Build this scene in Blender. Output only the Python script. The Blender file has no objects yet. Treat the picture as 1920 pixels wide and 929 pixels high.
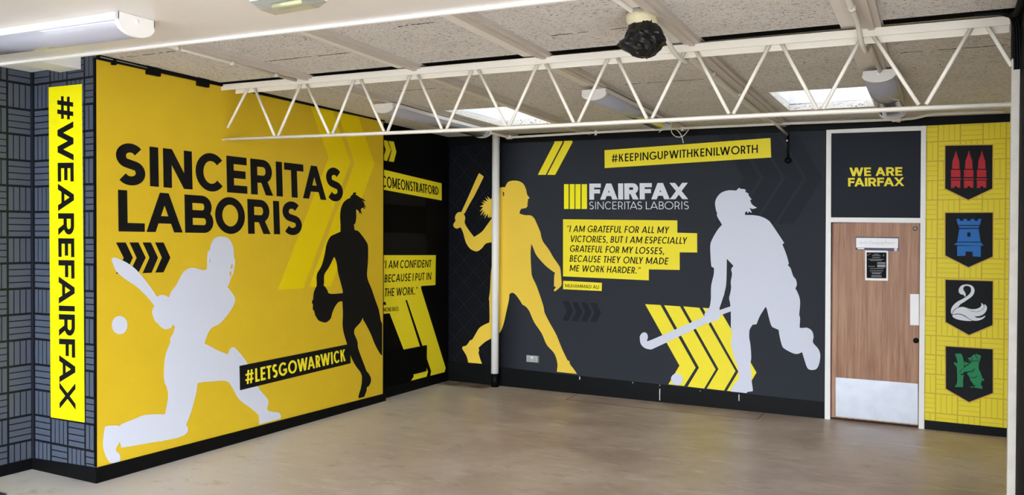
import bpy, bmesh, math, random
from mathutils import Vector, Matrix
from mathutils.geometry import tessellate_polygon

random.seed(7)
SC = bpy.context.scene
COL = SC.collection

# ------------------------------------------------------------------ camera
cam_data = bpy.data.cameras.new('camera')
cam_data.sensor_width = 36.0
cam_data.lens = 1525.6 / 1920.0 * 36.0
cam_data.clip_start = 0.05
cam = bpy.data.objects.new('camera', cam_data)
COL.objects.link(cam)
YAW, PITCH, ROLL = 0.49178, -0.01144, 0.0039
fwd = Vector((-math.sin(YAW), math.cos(YAW), 0)); rgt = Vector((math.cos(YAW), math.sin(YAW), 0)); upv = Vector((0, 0, 1))
f2 = fwd * math.cos(PITCH) + upv * math.sin(PITCH); u2 = upv * math.cos(PITCH) - fwd * math.sin(PITCH)
r3 = rgt * math.cos(ROLL) + u2 * math.sin(ROLL); u3 = u2 * math.cos(ROLL) - rgt * math.sin(ROLL)
cam.matrix_world = Matrix(((r3.x, u3.x, -f2.x, 5.584), (r3.y, u3.y, -f2.y, 0.0), (r3.z, u3.z, -f2.z, 1.84), (0, 0, 0, 1)))
SC.camera = cam

# ------------------------------------------------------------------ light, exposure
WORLD_STRENGTH = 9.0
EXPOSURE = 0.9
SC.view_settings.view_transform = 'Standard'
SC.view_settings.look = 'None'
SC.view_settings.gamma = 1.0
SC.view_settings.use_curve_mapping = False
SC.view_settings.exposure = EXPOSURE
world = bpy.data.worlds.new('overcast_sky'); SC.world = world
world.use_nodes = True
bg = world.node_tree.nodes['Background']
bg.inputs['Color'].default_value = (0.90, 0.95, 1.0, 1)
bg.inputs['Strength'].default_value = WORLD_STRENGTH
SC.cycles.max_bounces = 10
SC.cycles.diffuse_bounces = 6
SC.cycles.sample_clamp_indirect = 8.0

def portal(name, loc, rot, sx, sy):
    l = bpy.data.lights.new(name, 'AREA'); l.shape = 'RECTANGLE'; l.size = sx; l.size_y = sy
    l.cycles.is_portal = True
    o = bpy.data.objects.new(name, l); COL.objects.link(o); o.location = loc; o.rotation_euler = rot
    return o
portal('front_window_portal', (3.1, -3.02, 1.465), (math.radians(90), 0, 0), 7.4, 2.77)
portal('added_side_window_portal', (7.06, -.7, 1.09), (0, math.radians(90), 0), 2.02, 3.8)  # sky light through the added side window
portal('skylight_portal', (1.45, 7.56, 3.50), (0, 0, 0), 0.78, 1.16)
portal('skylight_portal', (4.64, 7.54, 3.44), (0, 0, 0), 0.78, 1.00)

# ------------------------------------------------------------------ traced wall graphics, metres on their own wall
D = {
    'cricketer': [(5.0616,1.8447),(5.1232,1.8328),(5.17,1.7902),(5.1936,1.729),(5.1983,1.6556),(5.211,1.637),(5.2047,1.5759),(5.1888,1.5152),(5.1621,1.4797),(5.1465,1.4377),(5.1231,1.4024),(5.1699,1.3513),(5.2062,1.3063),(5.2094,1.2693),(5.1936,1.2336),(5.1464,1.1761),(5.0844,1.1206),(5.0309,1.0832),(4.9527,1.0582),(4.9112,1.0172),(4.8789,.951),(4.8753,.9278),(4.9319,.9007),(5.0105,.8567),(5.1267,.8073),(5.1449,.8406),(5.1687,.8634),(5.2,.8597),(5.2371,.8295),(5.2934,.7721),(5.3467,.7071),(5.4182,.5874),(5.487,.4587),(5.5368,.3986),(5.5974,.3359),(5.6137,.2955),(5.5934,.239),(5.6281,.21),(5.7422,.1765),(5.7738,.1445),(5.7739,.1138),(5.501,.1118),(5.497,.1527),(5.493,.1936),(5.4673,.2222),(5.3989,.2791),(5.2652,.3787),(5.2092,.453),(5.1815,.5005),(5.1322,.561),(5.0637,.5828),(4.9578,.5934),(4.8547,.6038),(4.7992,.6015),(4.7874,.5299),(4.7624,.4526),(4.7294,.3638),(4.6803,.2724),(4.6998,.2455),(4.6998,.2146),(4.6641,.1912),(4.5762,.1833),(4.4672,.1885),(4.4367,.1848),(4.4139,.1937),(4.1025,.2159),(4.0776,.2326),(4.0653,.2688),(4.0543,.2502),(4.0337,.224),(4.0364,.1988),(4.061,.1746),(4.0705,.1414),(4.0636,.1146),(3.9997,.1178),(3.9728,.1402),(3.9463,.1891),(3.9266,.2604),(3.9307,.3443),(3.9427,.4049),(3.9667,.4098),(4.0409,.3973),(4.0682,.3831),(4.082,.3989),(4.187,.4155),(4.2661,.4293),(4.332,.4257),(4.4752,.4012),(4.4906,.4611),(4.5062,.5501),(4.4908,.6181),(4.4678,.674),(4.4679,.7913),(4.4834,.8872),(4.5268,.9803),(4.5207,1.0072),(4.5535,1.0498),(4.5727,1.1023),(4.5485,1.1238),(4.5391,1.0976),(4.4793,1.091),(4.4335,1.1155),(4.4077,1.1456),(4.3819,1.1645),(4.359,1.2215),(4.359,1.26),(4.3757,1.2862),(4.395,1.3567),(4.4339,1.3709),(4.4796,1.3648),(4.5127,1.3471),(4.5394,1.3984),(4.5866,1.4467),(4.6275,1.5131),(4.6688,1.5572),(4.7245,1.5807),(4.7811,1.5767),(4.8675,1.5564),(4.9012,1.573),(4.9012,1.6555),(4.9086,1.7143),(4.9307,1.7283),(4.9411,1.7732),(4.9709,1.8206),(5.016,1.8421)],
    'cricketer_holes': [[(5.1668,1.5989),(5.1857,1.5984),(5.1762,1.5584),(5.1574,1.5627)],[(5.1449,1.529),(5.1668,1.5429),(5.1684,1.5038),(5.1512,1.4899)],[(4.9262,1.6491),(4.9351,1.6524),(4.9336,1.6217),(4.9247,1.6243)]],
    'cricket_bat': [(3.9963,1.6686),(4.0171,1.686),(4.1288,1.6392),(4.2379,1.5555),(4.4015,1.354),(4.3911,1.2686),(4.3757,1.2895),(4.2998,1.3735),(4.207,1.4544),(4.1166,1.5121),(4.0401,1.5731),(4.017,1.6158)],
    'cricket_ball': [(4.134,1.1565),(4.1316,1.1382),(4.1248,1.1217),(4.1139,1.108),(4.0999,1.0981),(4.0836,1.0926),(4.0662,1.092),(4.0489,1.0962),(4.0329,1.1048),(4.0192,1.1174),(4.0087,1.133),(4.0022,1.1505),(4.0,1.1689),(4.0022,1.1868),(4.0088,1.2031),(4.0194,1.2168),(4.0331,1.2268),(4.0491,1.2325),(4.0664,1.2335),(4.0838,1.2296),(4.1001,1.2212),(4.1141,1.2087),(4.1249,1.193),(4.1317,1.1752)],
    'black_chevrons': [[(4.0371,1.7958),(4.1195,1.7956),(4.183,1.6775),(4.1191,1.5577),(4.0366,1.5575),(4.1027,1.677)],[(4.153,1.7955),(4.2321,1.7953),(4.2977,1.6753),(4.2317,1.5579),(4.1502,1.5576),(4.216,1.6748)],[(4.2692,1.7952),(4.3445,1.7949),(4.4109,1.6732),(4.3505,1.5537),(4.2688,1.5533),(4.3317,1.6747)],[(4.3827,1.7948),(4.4631,1.7946),(4.529,1.6709),(4.4628,1.553),(4.385,1.5535),(4.4472,1.6725)]],
    'bright_chevrons': [[(6.1791,3.1439),(6.5124,3.1403),(6.7931,2.6355),(6.0824,1.3397),(5.7383,1.3441),(6.448,2.6582)],[(6.5921,3.1321),(6.9244,3.1349),(7.2021,2.658),(6.4874,1.3355),(6.1589,1.3457),(6.8634,2.6357)]],
    'netballer': [(6.6332,1.9015),(6.633,1.9805),(6.6268,2.0593),(6.6367,2.1319),(6.6727,2.1992),(6.7334,2.2415),(6.7909,2.2614),(6.795,2.2803),(6.8261,2.2952),(6.8364,2.3172),(6.8825,2.3249),(6.8889,2.3131),(6.8742,2.3016),(6.91,2.2898),(6.9633,2.2692),(7.0171,2.2539),(7.0454,2.2277),(6.9848,2.243),(7.0172,2.2197),(7.0325,2.1929),(7.0608,2.1665),(7.0109,2.1784),(7.0456,2.1495),(6.985,2.1639),(6.9637,2.1427),(6.9853,2.0888),(6.9531,2.1111),(6.9424,2.0917),(6.9317,2.1213),(6.8893,2.1443),(6.8896,2.0524),(6.875,1.9981),(6.8498,1.9774),(6.8626,1.9197),(6.9217,1.9108),(6.9859,1.8637),(7.0619,1.7953),(7.0906,1.74),(7.0889,1.5744),(7.0739,1.4369),(7.0961,1.367),(7.1516,1.2811),(7.2221,1.1463),(7.2817,1.0393),(7.3229,.9031),(7.3447,.8567),(7.3459,.5171),(7.3,.5509),(7.2118,.6642),(7.1414,.7811),(7.0376,.9183),(7.0217,.9298),(7.0035,.9701),(6.9586,.9211),(6.8701,.8654),(6.8548,.8175),(6.9146,.719),(6.9259,.6466),(7.0162,.478),(7.0734,.3765),(7.0895,.3669),(7.1428,.3011),(7.143,.2501),(7.1084,.2119),(7.0739,.2029),(7.0694,.1675),(7.0286,.1051),(6.9386,.1062),(6.9318,.133),(6.9718,.2121),(6.9896,.2953),(6.9759,.3689),(6.8821,.4676),(6.8053,.5765),(6.7403,.7174),(6.6868,.8414),(6.6696,.9401),(6.6757,1.0366),(6.6649,1.1731),(6.6021,1.1663),(6.5402,1.1158),(6.5035,1.0573),(6.4792,1.0049),(6.4089,.9732),(6.3394,.9901),(6.271,1.0453),(6.2458,1.058),(6.2419,1.098),(6.213,1.12),(6.2168,1.1725),(6.2034,1.1827),(6.2033,1.209),(6.2186,1.2186),(6.2262,1.2841),(6.2279,1.2856),(6.2499,1.3286),(6.2721,1.363),(6.2737,1.467),(6.3427,1.5539),(6.3898,1.6682),(6.4182,1.7708),(6.4758,1.8482),(6.5538,1.8772)],
    'netballer_hole': [(6.5308,1.636),(6.4571,1.5378),(6.3864,1.4628),(6.3809,1.3859),(6.3715,1.3453),(6.4096,1.3202),(6.4635,1.2643),(6.6648,1.2565),(6.6708,1.28),(6.6243,1.4011),(6.5942,1.4812),(6.5742,1.5736),(6.5445,1.6331)],
    'netball': [(6.4668,1.1646),(6.4626,1.1158),(6.4502,1.071),(6.4304,1.0334),(6.4048,1.0055),(6.3751,.9893),(6.3434,.9857),(6.3119,.9949),(6.2827,1.0161),(6.2577,1.0477),(6.2386,1.0877),(6.2267,1.1332),(6.2225,1.1814),(6.2265,1.229),(6.2383,1.2729),(6.2573,1.3102),(6.2821,1.3384),(6.3112,1.3555),(6.3427,1.3603),(6.3744,1.3524),(6.4042,1.3321),(6.4299,1.3007),(6.4498,1.2604),(6.4624,1.214)],
    'warwick_panel': [(5.2594,.6866),(6.7904,.7116),(6.7966,.5038),(5.2655,.4661)],
    'warwick_text': [(5.3304,.5086),(6.7152,.5402),(6.7038,.6651),(5.3263,.6339)],
    'sinc_text': [(4.0407,2.2446),(6.6735,2.2185),(6.6557,2.5544),(4.0368,2.5563)],
    'lab_text': [(4.0582,1.8802),(6.0599,1.8662),(6.0446,2.1792),(4.0542,2.1986)],
    'hash_panel': [(-.5678,2.9958),(-.1623,2.9862),(-.1385,.4378),(-.5516,.4332)],
    'hash_text': [(-.459,2.9172),(-.4401,.5107),(-.2431,.5229),(-.2655,2.9059)],
    'rec_chevrons': [[(7.4541,2.9157),(7.5005,2.8342),(7.4546,2.7672)],[(7.4641,2.9558),(7.5596,2.9504),(7.6229,2.846),(7.5526,2.7209),(7.4649,2.7212),(7.5263,2.8446)],[(7.5779,2.9524),(7.6781,2.9551),(7.7293,2.8403),(7.679,2.7205),(7.5839,2.7188),(7.6361,2.8425)]],
    'strat_panel': [(7.4551,2.6187),(8.6914,2.5333),(8.6926,2.3164),(7.4558,2.3888)],
    'strat_text': [(7.466,2.4175),(8.6224,2.3813),(8.6156,2.4852),(7.4604,2.5487)],
    'conf_panel': [(7.4683,1.6413),(8.562,1.6232),(8.5556,1.2467),(8.2399,1.251),(8.2406,1.0935),(7.4769,1.1067)],
    'conf_text': [[(7.4688,1.4864),(8.4636,1.4736),(8.4632,1.5653),(7.4685,1.5806)],[(7.5036,1.3277),(8.4644,1.3177),(8.4639,1.4094),(7.5033,1.4181)],[(7.5042,1.1658),(8.1699,1.1517),(8.1695,1.2455),(7.5038,1.2604)]],
    'biles_panel': [(7.477,1.0731),(7.7981,1.0548),(7.7876,.9648),(7.4774,.9703)],
    'biles_text': [(7.4807,.9931),(7.773,.9832),(7.7728,1.0328),(7.4806,1.0414)],
    'slant_bars': [[(7.5096,1.1271),(7.9145,1.1007),(8.3934,.1786),(8.3655,.1204),(8.0374,.121),(8.0937,.1666)],[(7.8818,1.2165),(8.2413,1.2171),(8.7984,.1687),(8.7723,.1189),(8.4491,.1187),(8.4667,.1734)]],
    'rec_black': [(7.4769,2.2274),(8.3345,2.2215),(8.3273,1.8927),(7.478,1.9024)],
    'rec_grey': [[(7.4764,2.3628),(7.7212,2.3756),(8.3339,2.3481),(8.3345,2.2215),(7.4769,2.2274)],[(7.478,1.9024),(8.3273,1.8927),(8.3753,1.7737),(8.3759,1.6424),(7.4788,1.6468)]],
    'rec_lower': [(7.4768,.514),(8.3427,.5138),(8.336,.1947),(7.4779,.1968)],
    'batter': [(.7351,2.4732),(.7641,2.5236),(.8124,2.5477),(.8799,2.5508),(.947,2.5353),(.9948,2.5001),(1.0293,2.4318),(1.0409,2.3776),(1.0771,2.3314),(1.0526,2.3167),(1.0564,2.2998),(1.047,2.2899),(1.0546,2.2763),(1.0433,2.263),(1.051,2.2427),(1.0341,2.2126),(.9581,2.2001),(.9429,2.1715),(.9392,2.1428),(1.0156,2.1234),(1.0912,2.1193),(1.1384,2.0853),(1.1762,2.018),(1.2271,1.9091),(1.2328,1.8757),(1.2611,1.8006),(1.3355,1.7096),(1.4003,1.6107),(1.4646,1.5289),(1.4921,1.4799),(1.5054,1.3646),(1.5112,1.2905),(1.4842,1.2483),(1.4206,1.1998),(1.4077,1.216),(1.4386,1.2551),(1.4111,1.2626),(1.4141,1.3954),(1.4286,1.4206),(1.3181,1.4929),(1.2437,1.5583),(1.1686,1.6408),(1.1213,1.7411),(1.1023,1.7712),(1.0934,1.6567),(1.1038,1.4549),(1.1174,1.3711),(1.1704,1.2718),(1.2291,1.1306),(1.2722,1.0097),(1.2896,.9339),(1.3579,.8151),(1.4426,.6827),(1.5184,.5206),(1.5936,.3822),(1.6184,.3765),(1.6268,.3395),(1.6763,.2831),(1.7175,.2308),(1.4532,.2349),(1.461,.3344),(1.4186,.453),(1.3169,.5529),(1.2483,.6865),(1.1448,.8192),(1.0751,.9548),(1.0227,1.0066),(.9843,1.0252),(.9437,1.081),(.8819,1.1488),(.8376,1.1675),(.8022,1.1459),(.7936,1.0673),(.7586,.9247),(.7235,.7815),(.679,.6767),(.6161,.6178),(.5491,.582),(.4523,.5283),(.3604,.4504),(.3697,.419),(.3606,.3864),(.3831,.316),(.4129,.2511),(.2081,.2516),(.1833,.3336),(.1168,.4259),(.1262,.4508),(.1828,.4707),(.2389,.5388),(.2669,.5486),(.3225,.6322),(.3686,.6988),(.4331,.7423),(.5154,.7785),(.5206,.8502),(.5143,1.0562),(.5087,1.0719),(.5265,1.1994),(.5348,1.3898),(.5427,1.46),(.5716,1.6503),(.5413,1.7881),(.4617,1.7703),(.4017,1.7091),(.3413,1.6737),(.2906,1.6784),(.2294,1.7075),(.1676,1.786),(.1259,1.9089),(.0844,1.9794),(.0428,1.9972),(.0531,2.0324),(.0113,2.068),(.0049,2.1123),(.0318,2.1562),(.0733,2.1733),(.125,2.1639),(.1561,2.1021),(.1502,2.0319),(.208,1.944),(.2899,1.853),(.4009,1.9176),(.4707,1.9955),(.5401,2.0816),(.5459,2.1074),(.5102,2.0922),(.526,2.13),(.4903,2.0906),(.4901,2.1477),(.4403,2.0858),(.4641,2.1549),(.4202,2.1207),(.446,2.1828),(.3799,2.1245),(.4258,2.2004),(.3696,2.1733),(.4197,2.2334),(.3694,2.2394),(.4336,2.2644),(.3953,2.2946),(.4656,2.283),(.4133,2.3168),(.4855,2.2999),(.4493,2.3508),(.5053,2.3099),(.4792,2.3675),(.5331,2.3232),(.5784,2.3998),(.6667,2.4698)],
    'batter_hole': [(.7002,2.4142),(.7198,2.4137),(.7219,2.3675),(.7102,2.3575)],
    'softball_bat': [(.094,2.1643),(.2064,2.3732),(.3436,2.6365),(.3778,2.6492),(.4221,2.62),(.4142,2.5891),(.2879,2.3715),(.2434,2.3077),(.1456,2.1514)],
    'softball_knob': [(.0259,2.082),(-.024,2.0151),(-.0155,1.9832),(.0221,1.9619),(.0533,1.9653),(.0988,1.9864),(.0985,2.0586)],
    'hockey': [(3.4216,1.9957),(3.3689,2.0853),(3.3659,2.1266),(3.3547,2.1542),(3.3445,2.2369),(3.3675,2.2983),(3.4151,2.3453),(3.4898,2.3668),(3.5709,2.3621),(3.6002,2.3926),(3.6217,2.3785),(3.651,2.3777),(3.6724,2.3664),(3.6672,2.3463),(3.7019,2.3279),(3.702,2.309),(3.7381,2.2571),(3.7156,2.2642),(3.7344,2.2167),(3.765,2.1893),(3.7913,2.1755),(3.7454,2.1627),(3.7122,2.1766),(3.7391,2.1183),(3.7059,2.1362),(3.6955,2.112),(3.686,2.1365),(3.6688,2.1299),(3.6637,2.0989),(3.759,2.0952),(3.8379,2.0783),(3.9032,2.043),(3.9424,2.0001),(4.0721,1.801),(4.0531,1.7876),(4.0985,1.6689),(4.1207,1.5833),(4.1094,1.5699),(4.1375,1.5374),(4.1634,1.4589),(4.1914,1.4201),(4.2018,1.3677),(4.187,1.3278),(4.2087,1.289),(4.2305,1.2254),(4.2349,1.1615),(4.2278,1.0536),(4.236,1.0241),(4.2322,.9223),(4.2516,.9174),(4.3082,.9229),(4.3535,.8934),(4.3708,.835),(4.3656,.7753),(4.4165,.7135),(4.4371,.6498),(4.4288,.5663),(4.4069,.5113),(4.3734,.4909),(4.3284,.4932),(4.3056,.5212),(4.2824,.591),(4.2592,.667),(4.2138,.6458),(4.1622,.6518),(4.0753,.6964),(4.0517,.7431),(4.0337,.8146),(4.0215,.8864),(3.9805,.9023),(3.9486,.9248),(3.9209,1.0145),(3.9002,1.0987),(3.887,1.1225),(3.8613,1.0787),(3.8261,1.016),(3.7945,.9324),(3.755,.9266),(3.7229,.8695),(3.7199,.7832),(3.7324,.7102),(3.7418,.5756),(3.7339,.5012),(3.7467,.4038),(3.7472,.33),(3.7598,.2451),(3.76,.2143),(3.7059,.2007),(3.6963,.1875),(3.5291,.1893),(3.541,.2376),(3.5896,.3041),(3.6199,.35),(3.6074,.3923),(3.6007,.4662),(3.5634,.5502),(3.5444,.6358),(3.5254,.7215),(3.5372,.7968),(3.5243,.8831),(3.5234,1.0073),(3.5164,1.1313),(3.5036,1.1992),(3.5151,1.2553),(3.5242,1.3198),(3.5197,1.3743),(3.5326,1.4634),(3.5228,1.5109),(3.5469,1.5524),(3.4746,1.6262),(3.4752,1.5373),(3.4697,1.3455),(3.4499,1.2489),(3.4538,1.2534),(3.4173,1.1396),(3.399,1.0763),(3.4057,1.0016),(3.3935,.961),(3.3499,.9424),(3.3085,.934),(3.2809,.9049),(3.2682,.9168),(3.2426,.9558),(3.2359,1.0123),(3.2609,1.0576),(3.2922,1.0967),(3.3043,1.1727),(3.306,1.1899),(3.3078,1.3267),(3.3346,1.4517),(3.3383,1.5207),(3.3078,1.5408),(3.2988,1.6442),(3.2952,1.7685),(3.3155,1.8376),(3.3699,1.9341)],
    'hockey_stick': [(3.5288,1.1157),(3.5292,1.061),(3.4057,1.0054),(3.2176,.8914),(2.6965,.6165),(2.6157,.585),(2.5476,.6),(2.5064,.6431),(2.495,.708),(2.499,.7319),(2.5166,.7592),(2.5466,.774),(2.5712,.7676),(2.5876,.7451),(2.5905,.7165),(2.5812,.6846),(2.6421,.6975),(3.236,.987),(3.4053,1.0666)],
    'hockey_ball': [(2.9989,.2758),(2.9967,.2584),(2.9901,.2418),(2.9794,.227),(2.9654,.2152),(2.949,.2071),(2.9314,.2033),(2.9137,.204),(2.8972,.2092),(2.8829,.2186),(2.872,.2315),(2.865,.247),(2.8625,.2642),(2.8648,.2817),(2.8715,.2984),(2.8823,.3132),(2.8965,.325),(2.9129,.3331),(2.9306,.3368),(2.9482,.336),(2.9646,.3307),(2.9788,.3212),(2.9896,.3083),(2.9965,.2929)],
    'hockey_chevrons': [[(2.5556,1.0949),(2.7364,1.0934),(3.1415,.4176),(3.0137,.2029),(2.8325,.2048),(2.9588,.4263)],[(2.7778,1.0925),(2.9611,1.0875),(3.3622,.4162),(3.2375,.1951),(3.0527,.2),(3.1786,.4205)],[(2.9976,1.0891),(3.1781,1.0817),(3.5766,.4146),(3.4548,.1924),(3.2667,.1978),(3.3935,.4224)],[(3.2163,1.0833),(3.399,1.0763),(3.7982,.4166),(3.6697,.1875),(3.4858,.1927),(3.6072,.4109)]],
    'logo_bars': [[(1.5365,2.4876),(1.5965,2.487),(1.598,2.1919),(1.538,2.1916)],[(1.6108,2.4855),(1.6728,2.4849),(1.6743,2.1908),(1.6123,2.1906)],[(1.6846,2.4835),(1.7508,2.4827),(1.7524,2.1898),(1.6862,2.1896)],[(1.765,2.4812),(1.833,2.4804),(1.8345,2.1886),(1.7665,2.1885)]],
    'logo_big': [(1.8643,2.2972),(3.0453,2.2799),(3.04,2.4619),(1.8633,2.485)],
    'logo_thin': [(1.8649,2.1839),(3.0523,2.1681),(3.0517,2.2544),(1.8644,2.2735)],
    'quote_panel': [(1.5266,2.0688),(2.9241,2.046),(2.925,1.9089),(3.1486,1.9028),(3.15,1.6904),(2.9535,1.6901),(2.9548,1.4938),(2.5973,1.4922),(2.598,1.3672),(1.53,1.3857)],
    'quote_text': [[(1.5706,1.9173),(2.8345,1.9006),(2.834,1.9767),(1.5702,1.9962)],[(1.6168,1.797),(3.0403,1.7827),(3.0398,1.858),(1.6164,1.8758)],[(1.6126,1.6811),(2.7851,1.6655),(2.7846,1.7418),(1.6122,1.7598)],[(1.6132,1.5629),(2.8283,1.5507),(2.8278,1.6269),(1.6128,1.6417)],[(1.6138,1.4491),(2.5017,1.4399),(2.5013,1.5153),(1.6134,1.5257)]],
    'ali_panel': [(1.5327,1.333),(2.0293,1.3234),(2.0252,1.2267),(1.5308,1.2318)],
    'ali_text': [(1.5596,1.2547),(1.9905,1.2513),(1.9903,1.2921),(1.5594,1.2964)],
    'top_bars': [[(1.3981,3.0107),(1.5016,3.0103),(1.515,2.9911),(1.2927,2.6076),(1.1862,2.6111),(1.4102,2.9953)],[(1.5254,3.0077),(1.6332,3.009),(1.6472,2.9867),(1.4192,2.6033),(1.3127,2.6069),(1.5367,2.9887)]],
    'keep_panel': [(2.0521,2.8688),(3.9247,2.909),(3.9328,2.7029),(2.0559,2.6609)],
    'keep_text': [(2.1414,2.7238),(3.795,2.7576),(3.7944,2.8454),(2.1409,2.8152)],
    'dark_chevrons': [[(1.5221,1.089),(1.6042,1.0887),(1.663,.9756),(1.6015,.8569),(1.5233,.8583),(1.5814,.9755)],[(1.6528,1.0818),(1.7204,1.081),(1.7824,.9687),(1.7216,.8543),(1.6443,.8591),(1.7017,.9721)],[(1.7684,1.0812),(1.841,1.0806),(1.8985,.9653),(1.8364,.8567),(1.7638,.8565),(1.8168,.9703)],[(1.8827,1.0824),(1.9582,1.0855),(2.0188,.971),(1.9594,.8578),(1.8782,.8571),(1.9362,.9671)]],
    'faint_chevrons': [[(3.3699,2.982),(3.539,2.9724),(3.8159,2.489),(3.5127,2.0078),(3.3429,2.0086),(3.6517,2.4942)],[(3.5801,2.9701),(3.7714,2.9592),(4.0416,2.4819),(3.746,2.0066),(3.554,2.0075),(3.8558,2.4878)],[(3.8071,2.9571),(3.9924,2.9466),(4.2563,2.4752),(3.9679,2.0054),(3.7819,2.0064),(4.0763,2.4808)],[(4.0259,2.9447),(4.1889,2.9354),(4.4473,2.4692),(4.1652,2.0044),(4.0015,2.0053),(4.2889,2.4742)]],
    'transom': [(4.5257,2.9179),(5.3427,2.8963),(5.35,2.0554),(4.5324,2.0676)],
    'we_text': [(4.7021,2.4802),(5.1845,2.4696),(5.1823,2.5542),(4.6998,2.5673)],
    'fx_text': [(4.69,2.3762),(5.2022,2.3677),(5.1999,2.4522),(4.6877,2.4633)],
    'shield0': [(5.5548,2.7453),(5.9452,2.7322),(5.9467,2.3252),(5.7513,2.2223),(5.5567,2.3352)],
    'border0': [(5.5458,2.7549),(5.9537,2.741),(5.9553,2.3159),(5.7512,2.2082),(5.5478,2.3261)],
    'shield1': [(5.5605,2.0991),(5.9527,2.0967),(5.9548,1.6853),(5.7582,1.5817),(5.5642,1.6904)],
    'border1': [(5.5514,2.1085),(5.9612,2.1057),(5.9634,1.6761),(5.7581,1.5677),(5.5552,1.6812)],
    'shield2': [(5.5674,1.456),(5.9586,1.4526),(5.9607,1.0413),(5.7686,.9371),(5.5721,1.0502)],
    'border2': [(5.5583,1.4654),(5.9671,1.4616),(5.9693,1.032),(5.7686,.9231),(5.5633,1.0411)],
    'shield3': [(5.5748,.8142),(5.9645,.8128),(5.9683,.4012),(5.7743,.2976),(5.5796,.4067)],
    'border3': [(5.5657,.8236),(5.973,.8219),(5.9769,.392),(5.7743,.2836),(5.5707,.3975)],
    'spires': [[[(5.6391,2.6885),(5.6495,2.688),(5.6496,2.6683),(5.6734,2.5917),(5.6758,2.5193),(5.6133,2.5216),(5.6156,2.594),(5.6392,2.6687)],[(5.6047,2.5121),(5.6828,2.5092),(5.6834,2.4403),(5.6053,2.4428)],[(5.5986,2.4166),(5.6054,2.4309),(5.6835,2.4285),(5.6923,2.4138)],[(5.6056,2.4085),(5.6837,2.4061),(5.6826,2.3366),(5.6583,2.3411),(5.6553,2.3557),(5.638,2.3561),(5.6341,2.3398),(5.6062,2.3359)]],[[(5.7471,2.6834),(5.7574,2.6829),(5.7576,2.6633),(5.781,2.5872),(5.7834,2.5154),(5.7217,2.5176),(5.724,2.5896),(5.7473,2.6638)],[(5.7132,2.5081),(5.7903,2.5053),(5.7909,2.4368),(5.7139,2.4393)],[(5.7072,2.4133),(5.714,2.4275),(5.791,2.4251),(5.7997,2.4105)],[(5.7142,2.4052),(5.7912,2.4029),(5.7902,2.3338),(5.7662,2.3383),(5.7632,2.3528),(5.7461,2.3532),(5.7423,2.337),(5.7148,2.3331)]],[[(5.8538,2.6784),(5.8639,2.6779),(5.8641,2.6584),(5.8873,2.5829),(5.8896,2.5115),(5.8288,2.5137),(5.8309,2.5852),(5.854,2.6589)],[(5.8204,2.5043),(5.8964,2.5015),(5.8971,2.4334),(5.821,2.4359)],[(5.8144,2.41),(5.8211,2.4242),(5.8972,2.4218),(5.9057,2.4073)],[(5.8213,2.402),(5.8974,2.3997),(5.8963,2.3311),(5.8727,2.3356),(5.8697,2.3499),(5.8528,2.3504),(5.849,2.3342),(5.8219,2.3304)]]],
    'castle': [[(5.6523,2.0421),(5.6812,2.0419),(5.6831,2.0235),(5.7101,2.022),(5.714,2.0404),(5.7403,2.0401),(5.7428,2.0231),(5.7702,2.0216),(5.7746,2.0399),(5.7996,2.041),(5.8043,2.0246),(5.8315,2.0212),(5.8336,2.0394),(5.8607,2.0405),(5.8489,1.982),(5.6673,1.9828)],[(5.6703,1.9742),(5.8455,1.9736),(5.8389,1.9547),(5.6791,1.9551)],[(5.6792,1.9446),(5.839,1.9463),(5.8559,1.8246),(5.663,1.8235)],[(5.6601,1.8162),(5.8599,1.8174),(5.8811,1.787),(5.6331,1.7917)],[(5.6621,1.784),(5.8585,1.7855),(5.8584,1.6814),(5.7932,1.685),(5.7911,1.7288),(5.734,1.7301),(5.7321,1.6888),(5.663,1.6865)]],
    'castle_window': [(5.7455,1.9117),(5.7723,1.9117),(5.7716,1.8712),(5.7459,1.8711)],
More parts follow.
